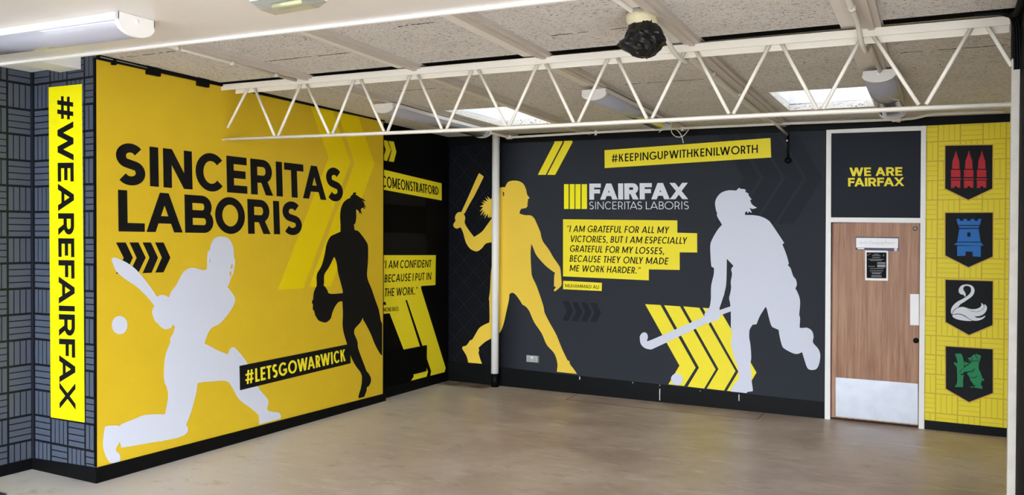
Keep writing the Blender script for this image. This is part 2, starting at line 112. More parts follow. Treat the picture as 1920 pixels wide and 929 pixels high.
    'swan': [[(5.6199,1.1288),(5.6156,1.1484),(5.6166,1.1716),(5.6279,1.2019),(5.6509,1.2326),(5.6796,1.2569),(5.7082,1.2744),(5.7367,1.2953),(5.7594,1.3158),(5.7764,1.3393),(5.7818,1.3657),(5.7771,1.3885),(5.7644,1.3999),(5.7472,1.4039),(5.7301,1.4001),(5.7187,1.3866),(5.7177,1.3668),(5.7277,1.3475),(5.7376,1.3248),(5.7367,1.3018),(5.7281,1.3002),(5.7239,1.3145),(5.7107,1.3186),(5.6934,1.3232),(5.6799,1.3425),(5.6797,1.3689),(5.6899,1.3922),(5.7099,1.4093),(5.7414,1.4168),(5.77,1.4144),(5.7929,1.4021),(5.8073,1.3796),(5.8104,1.3536),(5.8021,1.3239),(5.7824,1.297),(5.7541,1.273),(5.7257,1.2488),(5.6971,1.2279),(5.6772,1.2007),(5.6513,1.1798),(5.6313,1.1525),(5.6239,1.129)],[(5.6285,1.1325),(5.6399,1.1562),(5.66,1.1802),(5.6859,1.1958),(5.7146,1.201),(5.7434,1.1938),(5.7607,1.1781),(5.7894,1.163),(5.8235,1.1581),(5.8574,1.1662),(5.8854,1.1902),(5.8936,1.2134),(5.8906,1.2328),(5.9019,1.23),(5.9133,1.2077),(5.9108,1.1784),(5.8942,1.1483),(5.869,1.1276),(5.8409,1.1178),(5.8125,1.117),(5.8297,1.1041),(5.8636,1.1058),(5.886,1.1174),(5.9028,1.1279),(5.8918,1.1059),(5.8638,1.085),(5.8356,1.0757),(5.8015,1.0753),(5.7672,1.0932),(5.7384,1.1147),(5.7095,1.1298),(5.6806,1.135),(5.6518,1.1323),(5.6315,1.1247)],[(5.7434,1.1957),(5.7663,1.1862),(5.7949,1.1829),(5.8289,1.1877),(5.8542,1.2019),(5.8682,1.222),(5.8668,1.2467),(5.8793,1.2355),(5.8896,1.2164),(5.8853,1.1967),(5.863,1.1729),(5.8291,1.1616),(5.795,1.1653),(5.7664,1.1771)],[(5.6269,1.1179),(5.6518,1.1257),(5.6807,1.1284),(5.7096,1.1219),(5.7384,1.1062),(5.7672,1.0879),(5.7959,1.0717),(5.7445,1.069),(5.6869,1.076),(5.6492,1.0886),(5.6317,1.1029)]],
    'staff': [(5.6523,.7486),(5.7042,.7543),(5.716,.7301),(5.7261,.6847),(5.7301,.6324),(5.717,.6116),(5.6971,.5869),(5.6915,.5634),(5.7032,.5479),(5.729,.5533),(5.7237,.5068),(5.7243,.4357),(5.6534,.4293),(5.6705,.4626),(5.6747,.5026),(5.6731,.5553),(5.669,.621),(5.6591,.6335),(5.6432,.6587),(5.6512,.6692),(5.6646,.6603),(5.6762,.6625),(5.6683,.7002)],
    'bear': [[(5.762,.717),(5.7876,.7254),(5.7988,.7426),(5.8158,.7536),(5.8328,.7549),(5.8356,.7662),(5.843,.7556),(5.8612,.7503),(5.8698,.7379),(5.8643,.7179),(5.8617,.6949),(5.8533,.6812),(5.8509,.6353),(5.8569,.6031),(5.8683,.5845),(5.8713,.5651),(5.8828,.5498),(5.8744,.5425),(5.8857,.5337),(5.8988,.5218),(5.8916,.5068),(5.8803,.5137),(5.8737,.4935),(5.8722,.4673),(5.8837,.452),(5.8838,.4324),(5.813,.4391),(5.8185,.4527),(5.8326,.4638),(5.8128,.462),(5.7983,.4869),(5.7839,.5054),(5.7808,.5248),(5.7721,.5438),(5.7576,.5623),(5.7575,.5754),(5.7717,.5844),(5.7259,.5794),(5.7204,.5592),(5.7088,.5648),(5.7003,.5509),(5.6944,.5636),(5.7028,.5874),(5.7256,.6156),(5.7597,.6478),(5.7938,.6734),(5.7653,.6614),(5.7346,.638),(5.7307,.6851),(5.7481,.6732),(5.7767,.6702),(5.7994,.6804),(5.7662,.691),(5.7793,.6986),(5.7638,.706)],[(5.7816,.4395),(5.8072,.4517),(5.8101,.4421),(5.7902,.4351)]],
    'bear_lines': [[(5.7933,.7239),(5.7979,.7242),(5.8027,.6938),(5.7981,.6934)],[(5.7707,.6999),(5.822,.6932),(5.8616,.7066),(5.8616,.7014),(5.8221,.6874),(5.7708,.694)],[(5.7328,.5819),(5.8002,.5972),(5.817,.6248),(5.8215,.6225),(5.8048,.5897),(5.7329,.5754)],[(5.7893,.5354),(5.8178,.5345),(5.8403,.556),(5.8432,.5523),(5.819,.528),(5.7894,.5295)],[(5.8204,.7507),(5.8249,.7523),(5.8457,.712),(5.8412,.7104)]],
    'kick': [(4.5875,.433),(5.3377,.4337),(5.3411,.0345),(4.5906,.0351)],
    'push': [(5.2619,1.3083),(5.3395,1.3096),(5.3421,1.0045),(5.2645,1.0034)],
    'lock': (5.3182,.855),
    'disc': (5.3014,1.9494),
    'sign_frame': [(4.7635,1.8688),(5.1596,1.8636),(5.158,1.7267),(4.7646,1.7383)],
    'sign_plate': [(4.7695,1.858),(5.1524,1.853),(5.1515,1.7565),(4.7703,1.7593)],
    'sign_tab': [(4.7821,1.7556),(4.8466,1.7543),(4.8449,1.7423),(4.7822,1.7442)],
    'sign_knob': (5.1319,1.742),
    'sign_text': [(4.7994,1.7952),(5.1219,1.7961),(5.1217,1.8211),(4.7992,1.8219)],
    'notice_frame': [(4.8538,1.7309),(5.0617,1.7319),(5.0642,1.4326),(4.8562,1.4318)],
    'notice': [(4.8673,1.7121),(5.0488,1.7129),(5.0492,1.456),(4.8694,1.4544)],
    'notice_lines': [[(4.9312,1.6971),(4.982,1.6971),(4.982,1.6914),(4.9313,1.6914)],[(4.9169,1.683),(4.9958,1.6834),(4.9959,1.6778),(4.9169,1.6773)],[(4.9199,1.6641),(4.992,1.6645),(4.992,1.6588),(4.92,1.6584)],[(4.8824,1.6458),(5.0265,1.6474),(5.0265,1.6418),(4.8824,1.6401)],[(4.8999,1.6341),(5.0054,1.6352),(5.0055,1.6295),(4.9,1.6284)],[(4.883,1.575),(4.9438,1.5755),(4.9438,1.5699),(4.883,1.5693)],[(4.8977,1.5538),(5.0273,1.5558),(5.0273,1.5502),(4.8977,1.5481)],[(4.8979,1.531),(5.0189,1.5331),(5.0189,1.5274),(4.8979,1.5253)],[(4.9125,1.5124),(5.0076,1.514),(5.0076,1.5083),(4.9126,1.5067)],[(4.9213,1.5031),(4.9962,1.5043),(4.9962,1.4986),(4.9213,1.4974)],[(4.9127,1.4839),(5.0049,1.4856),(5.005,1.48),(4.9128,1.4783)],[(4.9128,1.4713),(5.0068,1.4731),(5.0068,1.4674),(4.9129,1.4656)]],
    'notice_box': [[(4.9654,1.6144),(5.0399,1.615),(5.04,1.6),(4.9655,1.5993)],[(4.9656,1.5911),(5.0401,1.5918),(5.0403,1.5655),(4.9658,1.5646)],[(4.8705,1.6824),(4.9022,1.7036),(4.9058,1.6999),(4.8734,1.678)],[(5.0119,1.678),(5.0261,1.6939),(5.0301,1.6889),(5.0177,1.6737)]],
    'socket': [(1.0471,.4116),(1.1998,.4107),(1.1959,.3222),(1.0464,.3242)],
    'truss_tops': [((.2874,3.1033),(.3648,3.0969)),((.8806,3.0832),(.9467,3.0776)),((1.437,3.0719),(1.5044,3.0681)),((1.9756,3.0592),(2.049,3.0526)),((2.5213,3.0412),(2.5775,3.0437)),((3.0515,3.0293),(3.1199,3.0338)),((3.5779,3.0216),(3.6427,3.0229)),((4.0995,3.0145),(4.1705,3.0132)),((4.6245,3.008),(4.6899,3.0054)),((5.1385,2.9937),(5.1976,2.9928)),((5.689,2.9844),(5.7594,2.9824))],
    'truss_bots': [(.045,2.7923),((.5997,2.6827),(.6297,2.6811)),((1.1872,2.6687),(1.2171,2.667)),((1.7371,2.654),(1.7646,2.6565)),((2.2695,2.639),(2.3024,2.6398)),((2.8101,2.6336),(2.8338,2.6321)),((3.3341,2.6258),(3.3634,2.6239)),((3.8511,2.6207),(3.8836,2.6186)),((4.3815,2.6162),(4.4077,2.6144)),((4.8963,2.6063),(4.9289,2.6062)),((5.4346,2.5939),(5.4707,2.5942)),(5.8756,2.7684)],
    'truss_chord': [(-.0005,2.6927),(2.5926,2.6273),(4.801,2.59),(5.8775,2.5641)],
    'truss_top': [(-.0004,3.1708),(3.022,3.1119),(5.3693,3.0189),(5.8634,3.0334)],
    'truss_face': [(-.0004,3.1159),(3.0223,3.0599),(5.3697,2.9756),(5.8639,2.9823)],
}
YB, YH, XR = 8.8664, 3.8735, -0.0905      # back wall, tiled end wall, recessed wall
def ceil(x, y): return 3.19 - 0.02 * x - 0.011 * (y - 4.0)

# ------------------------------------------------------------------ materials
def srgb(r, g, b):
    f = lambda c: (c / 255.0 / 12.92) if c <= 10 else ((c / 255.0 + 0.055) / 1.055) ** 2.4
    return (f(r), f(g), f(b), 1.0)
def mat(name, col, rough=0.55, metal=0.0, spec=0.3, noise=0.0, nscale=8.0, bump=0.0, bscale=60.0):
    m = bpy.data.materials.new(name); m.use_nodes = True
    nt = m.node_tree; b = nt.nodes['Principled BSDF']
    b.inputs['Roughness'].default_value = rough; b.inputs['Metallic'].default_value = metal
    b.inputs['Specular IOR Level'].default_value = spec
    b.inputs['Base Color'].default_value = col
    geo = nt.nodes.new('ShaderNodeNewGeometry')
    if noise:
        n = nt.nodes.new('ShaderNodeTexNoise'); n.inputs['Scale'].default_value = nscale; n.inputs['Detail'].default_value = 5
        nt.links.new(geo.outputs['Position'], n.inputs['Vector'])
        r = nt.nodes.new('ShaderNodeMapRange'); r.inputs['From Min'].default_value = 0.3; r.inputs['From Max'].default_value = 0.7
        r.inputs['To Min'].default_value = 1 - noise; r.inputs['To Max'].default_value = 1 + noise
        nt.links.new(n.outputs['Fac'], r.inputs['Value'])
        mx = nt.nodes.new('ShaderNodeVectorMath'); mx.operation = 'SCALE'; mx.inputs[0].default_value = col[:3]
        nt.links.new(r.outputs['Result'], mx.inputs['Scale']); nt.links.new(mx.outputs['Vector'], b.inputs['Base Color'])
    if bump:
        n = nt.nodes.new('ShaderNodeTexNoise'); n.inputs['Scale'].default_value = bscale; n.inputs['Detail'].default_value = 3
        nt.links.new(geo.outputs['Position'], n.inputs['Vector'])
        bp = nt.nodes.new('ShaderNodeBump'); bp.inputs['Strength'].default_value = bump; bp.inputs['Distance'].default_value = 0.004
        nt.links.new(n.outputs['Fac'], bp.inputs['Height']); nt.links.new(bp.outputs['Normal'], b.inputs['Normal'])
    return m
class N:                                   # tiny node helper
    def __init__(s, m): s.nt = m.node_tree
    def _in(s, node, i, v):
        if isinstance(v, (int, float)): node.inputs[i].default_value = v
        else: s.nt.links.new(v, node.inputs[i])
    def math(s, op, a, b=0.0, c=0.0):
        n = s.nt.nodes.new('ShaderNodeMath'); n.operation = op
        s._in(n, 0, a); s._in(n, 1, b); s._in(n, 2, c); return n.outputs[0]
    def pos(s):
        g = s.nt.nodes.new('ShaderNodeNewGeometry'); x = s.nt.nodes.new('ShaderNodeSeparateXYZ')
        s.nt.links.new(g.outputs['Position'], x.inputs[0]); return x.outputs, g.outputs['Position']
    def mix(s, fac, a, b):
        n = s.nt.nodes.new('ShaderNodeMix'); n.data_type = 'RGBA'
        s._in(n, 0, fac)
        for i, v in ((6, a), (7, b)):
            if isinstance(v, tuple): n.inputs[i].default_value = v
            else: s.nt.links.new(v, n.inputs[i])
        return n.outputs[2]
    def noise(s, vec, scale, detail=4, rough=0.55):
        n = s.nt.nodes.new('ShaderNodeTexNoise'); n.inputs['Scale'].default_value = scale
        n.inputs['Detail'].default_value = detail; n.inputs['Roughness'].default_value = rough
        s.nt.links.new(vec, n.inputs['Vector']); return n.outputs['Fac']
    def stretch(s, vec, sx, sy, sz):
        n = s.nt.nodes.new('ShaderNodeVectorMath'); n.operation = 'MULTIPLY'; n.inputs[1].default_value = (sx, sy, sz)
        s.nt.links.new(vec, n.inputs[0]); return n.outputs[0]
    def ramp(s, v, lo, hi):
        n = s.nt.nodes.new('ShaderNodeMapRange'); s._in(n, 0, v); n.inputs[1].default_value = lo; n.inputs[2].default_value = hi
        n.interpolation_type = 'SMOOTHSTEP'; return n.outputs[0]
    def base(s, c):
        b = s.nt.nodes['Principled BSDF']; s.nt.links.new(c, b.inputs['Base Color']); return b
    def bump(s, h, strength, dist):
        bp = s.nt.nodes.new('ShaderNodeBump'); bp.inputs['Strength'].default_value = strength; bp.inputs['Distance'].default_value = dist
        s.nt.links.new(h, bp.inputs['Height']); s.nt.links.new(bp.outputs['Normal'], s.nt.nodes['Principled BSDF'].inputs['Normal'])
def weave_mask(n, u, v, bw, lw):
    i, j = n.math('FLOOR', u), n.math('FLOOR', v)
    fu, fv = n.math('SUBTRACT', u, i), n.math('SUBTRACT', v, j)
    par = n.math('FLOORED_MODULO', n.math('ADD', i, j), 2.0)
    sl = n.math('ADD', n.math('MULTIPLY', fv, par), n.math('MULTIPLY', fu, n.math('SUBTRACT', 1.0, par)))
    s4 = n.math('FRACT', n.math('MULTIPLY', sl, 4.0))
    e4 = n.math('MINIMUM', s4, n.math('SUBTRACT', 1.0, s4))
    line = n.math('LESS_THAN', e4, lw * 4)
    eb = n.math('MINIMUM', n.math('MINIMUM', fu, n.math('SUBTRACT', 1.0, fu)), n.math('MINIMUM', fv, n.math('SUBTRACT', 1.0, fv)))
    return n.math('MAXIMUM', line, n.math('LESS_THAN', eb, bw))
def weave(name, axis, u0, T, v0, Tv, slat, gap, bw=0.035, lw=0.016, rough=0.5):
    m = mat(name, slat, rough); n = N(m); xyz, pos = n.pos()
    u = n.math('DIVIDE', n.math('SUBTRACT', xyz[axis], u0), T); v = n.math('DIVIDE', n.math('SUBTRACT', xyz[2], v0), Tv)
    n.base(n.mix(weave_mask(n, u, v, bw, lw), slat, gap)); return m

M = {}
M['yellow'] = mat('yellow_wall_print', srgb(222, 187, 38), 0.5, noise=0.03, nscale=3)
M['lemon'] = mat('lemon_print', srgb(240, 212, 0), 0.5)
M['bright'] = mat('fluorescent_yellow_vinyl', srgb(255, 246, 0), 0.45)
M['panel'] = mat('panel_yellow_print', srgb(250, 232, 40), 0.5)
M['gold'] = mat('gold_print', srgb(240, 204, 70), 0.5, noise=0.02, nscale=3)
M['pale'] = mat('pale_grey_print', srgb(214, 218, 232), 0.5)
M['ink'] = mat('black_print', srgb(17, 17, 18), 0.65, spec=0.15)
M['ink2'] = mat('dark_chevron_print', srgb(31, 34, 40), 0.65, spec=0.15)
M['faint'] = mat('faint_chevron_print', srgb(38, 42, 49), 0.65, spec=0.15)
M['recgrey'] = mat('charcoal_print', srgb(22, 22, 22), 0.7, spec=0.1)
M['white'] = mat('white_gloss_paint', srgb(244, 243, 238), 0.35, noise=0.02, nscale=5)
M['steelwhite'] = mat('cream_steel_paint', srgb(238, 233, 220), 0.4, noise=0.02, nscale=6)
M['logo'] = mat('logo_white_print', srgb(228, 232, 238), 0.5)
M['black'] = mat('black_gloss_paint', srgb(5, 6, 7), 0.55, spec=0.15, noise=0.1, nscale=9)
M['blackmatt'] = mat('matt_black_board', srgb(3, 3, 3), 0.8, spec=0.1)
M['rec'] = mat('black_wall_print', srgb(5, 5, 7), 0.7, spec=0.1)
M['darkgreen'] = mat('dark_green_black_paint', srgb(7, 11, 13), 0.7, spec=0.1, noise=0.15, nscale=5)
M['soffit'] = mat('soffit_paint', srgb(214, 208, 199), 0.35, noise=0.02, nscale=2)
M['beam'] = mat('beam_paint', srgb(228, 223, 213), 0.45, noise=0.03, nscale=6)
M['pipe'] = mat('conduit_paint', srgb(222, 217, 206), 0.4, noise=0.03, nscale=9)
M['diffuser'] = mat('grey_glossy_diffuser', srgb(158, 158, 166), 0.06, spec=0.8)
M['chrome'] = mat('brushed_steel', srgb(165, 167, 172), 0.42, metal=0.8, noise=0.06, nscale=9)
M['socket'] = mat('satin_steel', srgb(190, 193, 196), 0.35, metal=0.5)
M['plastic'] = mat('white_plastic', srgb(251, 251, 250), 0.35)
M['red'] = mat('red_print', srgb(190, 26, 38), 0.5); M['blue'] = mat('blue_print', srgb(22, 108, 190), 0.5)
M['green'] = mat('green_print', srgb(14, 132, 78), 0.5); M['ochre'] = mat('ochre_print', srgb(216, 178, 60), 0.5)
M['shield'] = mat('shield_black_print', srgb(26, 28, 31), 0.6, spec=0.15)
M['slate'] = mat('slate_print', srgb(36, 41, 49), 0.6, spec=0.15)
M['bag'] = mat('black_plastic_bag', srgb(6, 7, 8), 0.36, spec=0.4)
M['tape'] = mat('masking_tape', srgb(226, 218, 182), 0.6, bump=0.4, bscale=60)
M['tapegrey'] = mat('grey_tape', srgb(150, 146, 136), 0.6)
M['navy'] = mat('navy_plastic', srgb(66, 58, 96), 0.4); M['brass'] = mat('dark_lock', srgb(40, 34, 28), 0.35, metal=0.6)
M['faintletter'] = mat('pale_lilac_letters', srgb(214, 212, 232), 0.5); M['noticegrey'] = mat('notice_grey_print', srgb(150, 152, 154), 0.5)
M['mat'] = mat('grey_floor_mat', srgb(52, 58, 66), 0.9, bump=0.5, bscale=200); M['ground'] = mat('pavement', srgb(140, 138, 134), 0.8, noise=0.05)
M['tube'] = mat('pale_yellow_tube', srgb(245, 248, 190), 0.3)

# clear glazing: light passes, a little reflection
def glass(name, tint, refl):
    m = bpy.data.materials.new(name); m.use_nodes = True; nt = m.node_tree; nt.nodes.clear()
    o = nt.nodes.new('ShaderNodeOutputMaterial'); t = nt.nodes.new('ShaderNodeBsdfTransparent'); t.inputs[0].default_value = tint
    g = nt.nodes.new('ShaderNodeBsdfGlossy'); g.inputs['Roughness'].default_value = 0.05; x = nt.nodes.new('ShaderNodeMixShader'); x.inputs[0].default_value = refl
    nt.links.new(t.outputs[0], x.inputs[1]); nt.links.new(g.outputs[0], x.inputs[2]); nt.links.new(x.outputs[0], o.inputs[0]); return m
M['glass'] = glass('window_glass', (0.95, 0.97, 1, 1), 0.06)
M['opal'] = glass('dimmed_rooflight', (0.30, 0.31, 0.33, 1), 0.05)  # grey pane tint added to dim the rooflights
M['clear'] = glass('clear_polycarbonate', (0.86, 0.88, 0.86, 1), 0.22)

M['hash'] = weave('grey_basketweave_paper', 0, -0.553, 0.2095, 0.231, 0.2, srgb(76, 84, 98), srgb(10, 13, 20), .045, .022)
M['hashleft'] = weave('grey_basketweave_paper_side', 1, 3.684 - 0.187, 0.187, 0.231, 0.2, srgb(76, 82, 94), srgb(10, 13, 20), .045, .022)
M['rightweave'] = weave('yellow_basketweave_paper', 0, 5.492, 0.1875, 0.162, 0.1876, srgb(240, 222, 45), srgb(212, 180, 44), 0.028, 0.013)

# dark back wall with a faint diagonal weave printed in its left end
m = mat('slate_wall_print', srgb(46, 50, 57), 0.65, spec=0.15); M['back'] = m; n = N(m); xyz, pos = n.pos()
a = n.math('DIVIDE', n.math('ADD', xyz[0], xyz[2]), 1.414 * 0.2); b = n.math('DIVIDE', n.math('SUBTRACT', xyz[2], xyz[0]), 1.414 * 0.2)
wv = n.mix(weave_mask(n, a, b, 0.03, 0.012), srgb(9, 10, 15), srgb(22, 27, 38))
n.base(n.mix(n.ramp(xyz[0], 0.55, 1.1), wv, srgb(46, 50, 57)))

# wood-wool slab ceiling
def woodwool(name, light, dark, flecks):
    m = mat(name, light, 0.85); n = N(m); xyz, pos = n.pos()
    a = n.noise(n.stretch(pos, 34, 70, 50), 1.0, 6, 0.7); b = n.noise(n.stretch(pos, 100, 150, 100), 1.0, 3)
    c = n.noise(pos, 3.0, 3)
    f = n.math('ADD', n.math('MULTIPLY', a, 0.65), n.math('MULTIPLY', b, 0.35))
    spot = n.ramp(f, flecks, flecks - 0.10)
    tone = n.mix(n.ramp(n.math('ADD', n.math('MULTIPLY', c, 0.5), n.math('MULTIPLY', b, 0.5)), 0.3, 0.7), tuple(v * 0.86 for v in light[:3]) + (1,), light)
    n.base(n.mix(spot, tone, dark)); n.bump(f, 0.9, 0.012); return m
M['woodwool'] = woodwool('wood_wool_slab', srgb(230, 225, 216), srgb(66, 60, 54), 0.475)
M['upstand'] = woodwool('white_painted_wood_wool', srgb(240, 240, 242), srgb(90, 88, 90), 0.40)

# worn screed floor
m = mat('worn_screed_floor', srgb(168, 152, 134), 0.4, spec=0.4); M['floor'] = m; n = N(m); xyz, pos = n.pos()
a = n.noise(pos, 1.3, 6, 0.6); b = n.noise(n.stretch(pos, 3.0, 9.0, 1), 1.0, 7, 0.65); c = n.noise(pos, 70.0, 4, 0.7)
c1 = n.mix(n.ramp(a, 0.35, 0.68), srgb(184, 164, 151), srgb(212, 196, 184))
c2 = n.mix(n.ramp(b, 0.50, 0.74), c1, srgb(216, 206, 196))
c3 = n.mix(n.math('MULTIPLY', n.ramp(c, 0.36, 0.28), 0.5), c2, srgb(104, 90, 76))
sc = n.noise(n.stretch(pos, 1.6, 7.0, 1), 1.0, 8, 0.75)
c4 = n.mix(n.math('MULTIPLY', n.ramp(sc, 0.36, 0.26), 0.45), c3, srgb(112, 94, 78))
ed = n.ramp(n.math('ADD', n.math('ADD', xyz[0], n.math('MULTIPLY', xyz[1], 0.16)), n.math('MULTIPLY', a, 0.9)), 3.6, 1.2)          # window-light sheen and limey scuffs painted pale by the yellow wall
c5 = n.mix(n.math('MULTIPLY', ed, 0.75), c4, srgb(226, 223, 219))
mb = n.noise(n.stretch(pos, 3.5, 5.0, 1), 1.0, 9, 0.78)
c6 = n.mix(n.math('MULTIPLY', n.ramp(mb, 0.47, 0.33), 0.42), c5, srgb(136, 120, 109))
st = n.math('MULTIPLY', n.math('MULTIPLY', n.ramp(xyz[1], 8.50, 8.62), n.ramp(xyz[0], 0.68, 0.55)), n.ramp(n.noise(n.stretch(pos, 5, 18, 1), 1.0, 6, 0.7), 0.36, 0.52))
sp = n.ramp(n.noise(pos, 26.0, 2, 0.4), 0.245, 0.20)
c7 = n.mix(n.math('MULTIPLY', sp, 0.7), n.mix(n.math('MULTIPLY', st, 0.85), c6, srgb(84, 56, 42)), srgb(88, 74, 62))
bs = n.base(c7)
rr = n.math('ADD', 0.30, n.math('MULTIPLY', n.ramp(a, 0.3, 0.7), 0.16)); n.nt.links.new(rr, bs.inputs['Roughness'])
n.bump(n.math('ADD', b, n.math('MULTIPLY', c, 0.2)), 0.12, 0.004)

# veneered door leaf
m = mat('door_veneer', srgb(170, 124, 92), 0.42); M['wood'] = m; n = N(m); xyz, pos = n.pos()
g1 = n.noise(n.stretch(pos, 22, 22, 1.3), 1.0, 6, 0.6); g2 = n.noise(n.stretch(pos, 90, 90, 2.5), 1.0, 4, 0.6); g3 = n.noise(pos, 2.0, 3)
w1 = n.mix(n.ramp(n.math('ADD', n.math('MULTIPLY', g1, 0.7), n.math('MULTIPLY', g2, 0.3)), 0.35, 0.66), srgb(146, 98, 68), srgb(188, 144, 112))
n.base(n.mix(n.math('MULTIPLY', n.ramp(g3, 0.4, 0.7), 0.35), w1, srgb(176, 136, 108)))
M['channel'] = mat('greyer_steel_channel_paint', srgb(198, 189, 178), 0.45, noise=0.03, nscale=6)
M['crack'] = mat('crack_brown', srgb(62, 52, 46), 0.9)  # dark brown of the joint lines between slabs
M['lampwhite'] = mat('lamp_white_enamel', srgb(226, 223, 217), 0.4)
M['poststeel'] = mat('worn_cream_steel_paint', srgb(206, 201, 188), 0.45, noise=0.06, nscale=14)
M['lipping'] = mat('door_lipping', srgb(122, 62, 42), 0.45, noise=0.1, nscale=12)

# ------------------------------------------------------------------ object helpers
def tag(o, label, cat, group=None, kind=None):
    o['label'] = label; o['category'] = cat
    if group: o['group'] = group
    if kind: o['kind'] = kind
    return o
def wloc(o):
    v = Vector(o.location)
    while o.parent: o = o.parent; v = v + Vector(o.location)
    return v
def link_mesh(name, bm, material, parent=None, smooth=False, org=None):
    bmesh.ops.remove_doubles(bm, verts=bm.verts, dist=1e-6)
    bmesh.ops.recalc_face_normals(bm, faces=bm.faces)
    vs = [v.co for v in bm.verts]
    mn = [min(v[i] for v in vs) for i in range(3)]; mx = [max(v[i] for v in vs) for i in range(3)]
    if org is None: org = Vector(((mn[0] + mx[0]) / 2, (mn[1] + mx[1]) / 2, mn[2]))
    else: org = Vector(org)
    for v in bm.verts: v.co = v.co - org
    me = bpy.data.meshes.new(name); bm.to_mesh(me); bm.free(); me.materials.append(material)
    if smooth:
        for p in me.polygons: p.use_smooth = True
    o = bpy.data.objects.new(name, me); COL.objects.link(o)
    if parent is not None: o.parent = parent; o.location = org - wloc(parent)
    else: o.location = org
    return o
def empty(name, loc):
    o = bpy.data.objects.new(name, None); COL.objects.link(o); o.location = loc; o.empty_display_size = 0.1; return o
def thing(name, label, cat, loc, group=None, kind=None): return tag(empty(name, loc), label, cat, group, kind)
def add_box(bm, x0, x1, y0, y1, z0, z1, bev=0.0):
    vs = [bm.verts.new((x, y, z)) for x in (x0, x1) for y in (y0, y1) for z in (z0, z1)]
    fs = [bm.faces.new([vs[i] for i in q]) for q in ((0, 1, 3, 2), (4, 6, 7, 5), (0, 4, 5, 1), (2, 3, 7, 6), (0, 2, 6, 4), (1, 5, 7, 3))]
    if bev:
        es = list({e for f in fs for e in f.edges}); bmesh.ops.bevel(bm, geom=es, offset=bev, segments=2, profile=0.7, affect='EDGES')
def box(name, x0, x1, y0, y1, z0, z1, m, parent=None, bev=0.0):
    bm = bmesh.new(); add_box(bm, x0, x1, y0, y1, z0, z1, bev); return link_mesh(name, bm, m, parent)
def add_hexa(bm, lo, hi):                       # lo, hi: four bottom and four top corners, same order
    a = [bm.verts.new(q) for q in lo]; b = [bm.verts.new(q) for q in hi]
    bm.faces.new(a[::-1]); bm.faces.new(b)
    for i in range(4): bm.faces.new([a[i], a[(i + 1) % 4], b[(i + 1) % 4], b[i]])
def add_tube(bm, pts, r, n=10, cap=True):
    pts = [Vector(q) for q in pts]; rings = []
    ref = None
    for i, q in enumerate(pts):
        d = ((pts[min(i + 1, len(pts) - 1)] - pts[max(i - 1, 0)])).normalized()
        if ref is None: ref = Vector((0, 0, 1)) if abs(d.z) < 0.9 else Vector((1, 0, 0))
        u = d.cross(ref).normalized(); v = u.cross(d).normalized(); ref = v
        rr = r[i] if isinstance(r, (list, tuple)) else r
        rings.append([bm.verts.new(q + u * rr * math.cos(2 * math.pi * k / n) + v * rr * math.sin(2 * math.pi * k / n)) for k in range(n)])
    for a, b in zip(rings, rings[1:]):
        for k in range(n): bm.faces.new([a[k], a[(k + 1) % n], b[(k + 1) % n], b[k]])
    if cap: bm.faces.new(rings[0][::-1]); bm.faces.new(rings[-1])
def tube(name, pts, r, m, parent=None, n=10):
    bm = bmesh.new(); add_tube(bm, pts, r, n); return link_mesh(name, bm, m, parent, smooth=False if n < 8 else True)
def bend(pts, rad=0.05, seg=5):                 # round the corners of a pipe run
    pts = [Vector(q) for q in pts]; out = [pts[0]]
    for a, b, c in zip(pts, pts[1:], pts[2:]):
        d1, d2 = (a - b), (c - b); t = min(rad, d1.length * 0.45, d2.length * 0.45)
        p, q = b + d1.normalized() * t, b + d2.normalized() * t
        for k in range(seg + 1):
            s = k / seg; out.append(p * (1 - s) ** 2 + b * 2 * s * (1 - s) + q * s ** 2)
    return out + [pts[-1]]

# planes that carry graphics: map (u, v, out) to the room
def pl_yel(u, v, d): return (0.0 + d, u, v)
def pl_rec(u, v, d): return (XR + d, u, v)
def pl_bak(u, v, d): return (u, YB - d, v)
def pl_hsh(u, v, d): return (u, YH - d, v)
def smooth_line(pts, sub=4, corner=48):
    n = len(pts); P = [Vector((a, b)) for a, b in pts]; out = []
    def is_corner(i):
        a, b = P[i] - P[i - 1], P[(i + 1) % n] - P[i]
        return a.length < 1e-6 or b.length < 1e-6 or math.degrees(a.angle(b)) > corner
    cs = [is_corner(i) for i in range(n)]
    for i in range(n):
        p0, p1, p2, p3 = P[i - 1], P[i], P[(i + 1) % n], P[(i + 2) % n]
        if cs[i]: p0 = p1 * 2 - p2
        if cs[(i + 1) % n]: p3 = p2 * 2 - p1
        for k in range(sub):
            t = k / sub
            out.append(0.5 * (2 * p1 + (p2 - p0) * t + (2 * p0 - 5 * p1 + 4 * p2 - p3) * t * t + (3 * p1 - p0 - 3 * p2 + p3) * t ** 3))
    return [(q.x, q.y) for q in out]
def add_slab(bm, plane, outer, holes=(), d0=0.0003, th=0.0009):
    loops = [list(outer)] + [list(h) for h in holes]
    flat = [q for l in loops for q in l]
    tris = tessellate_polygon([[Vector((a, b, 0)) for a, b in l] for l in loops])
    top = [bm.verts.new(plane(a, b, d0 + th)) for a, b in flat]
    for t in tris:
        try: bm.faces.new([top[i] for i in t])
        except ValueError: pass
    bot = [bm.verts.new(plane(a, b, d0)) for a, b in flat]
    k = 0
    for l in loops:
        m_ = len(l)
        for i in range(m_):
            try: bm.faces.new([top[k + i], top[k + (i + 1) % m_], bot[k + (i + 1) % m_], bot[k + i]])
            except ValueError: pass
        k += m_
def slab(name, plane, outer, m, parent=None, holes=(), layer=0, th=0.0009, soft=False):
    bm = bmesh.new()
    if soft: outer = smooth_line(outer); holes = [smooth_line(h) for h in holes]
    add_slab(bm, plane, outer, holes, 0.0003 + layer * 0.001, th)
    return link_mesh(name, bm, m, parent)
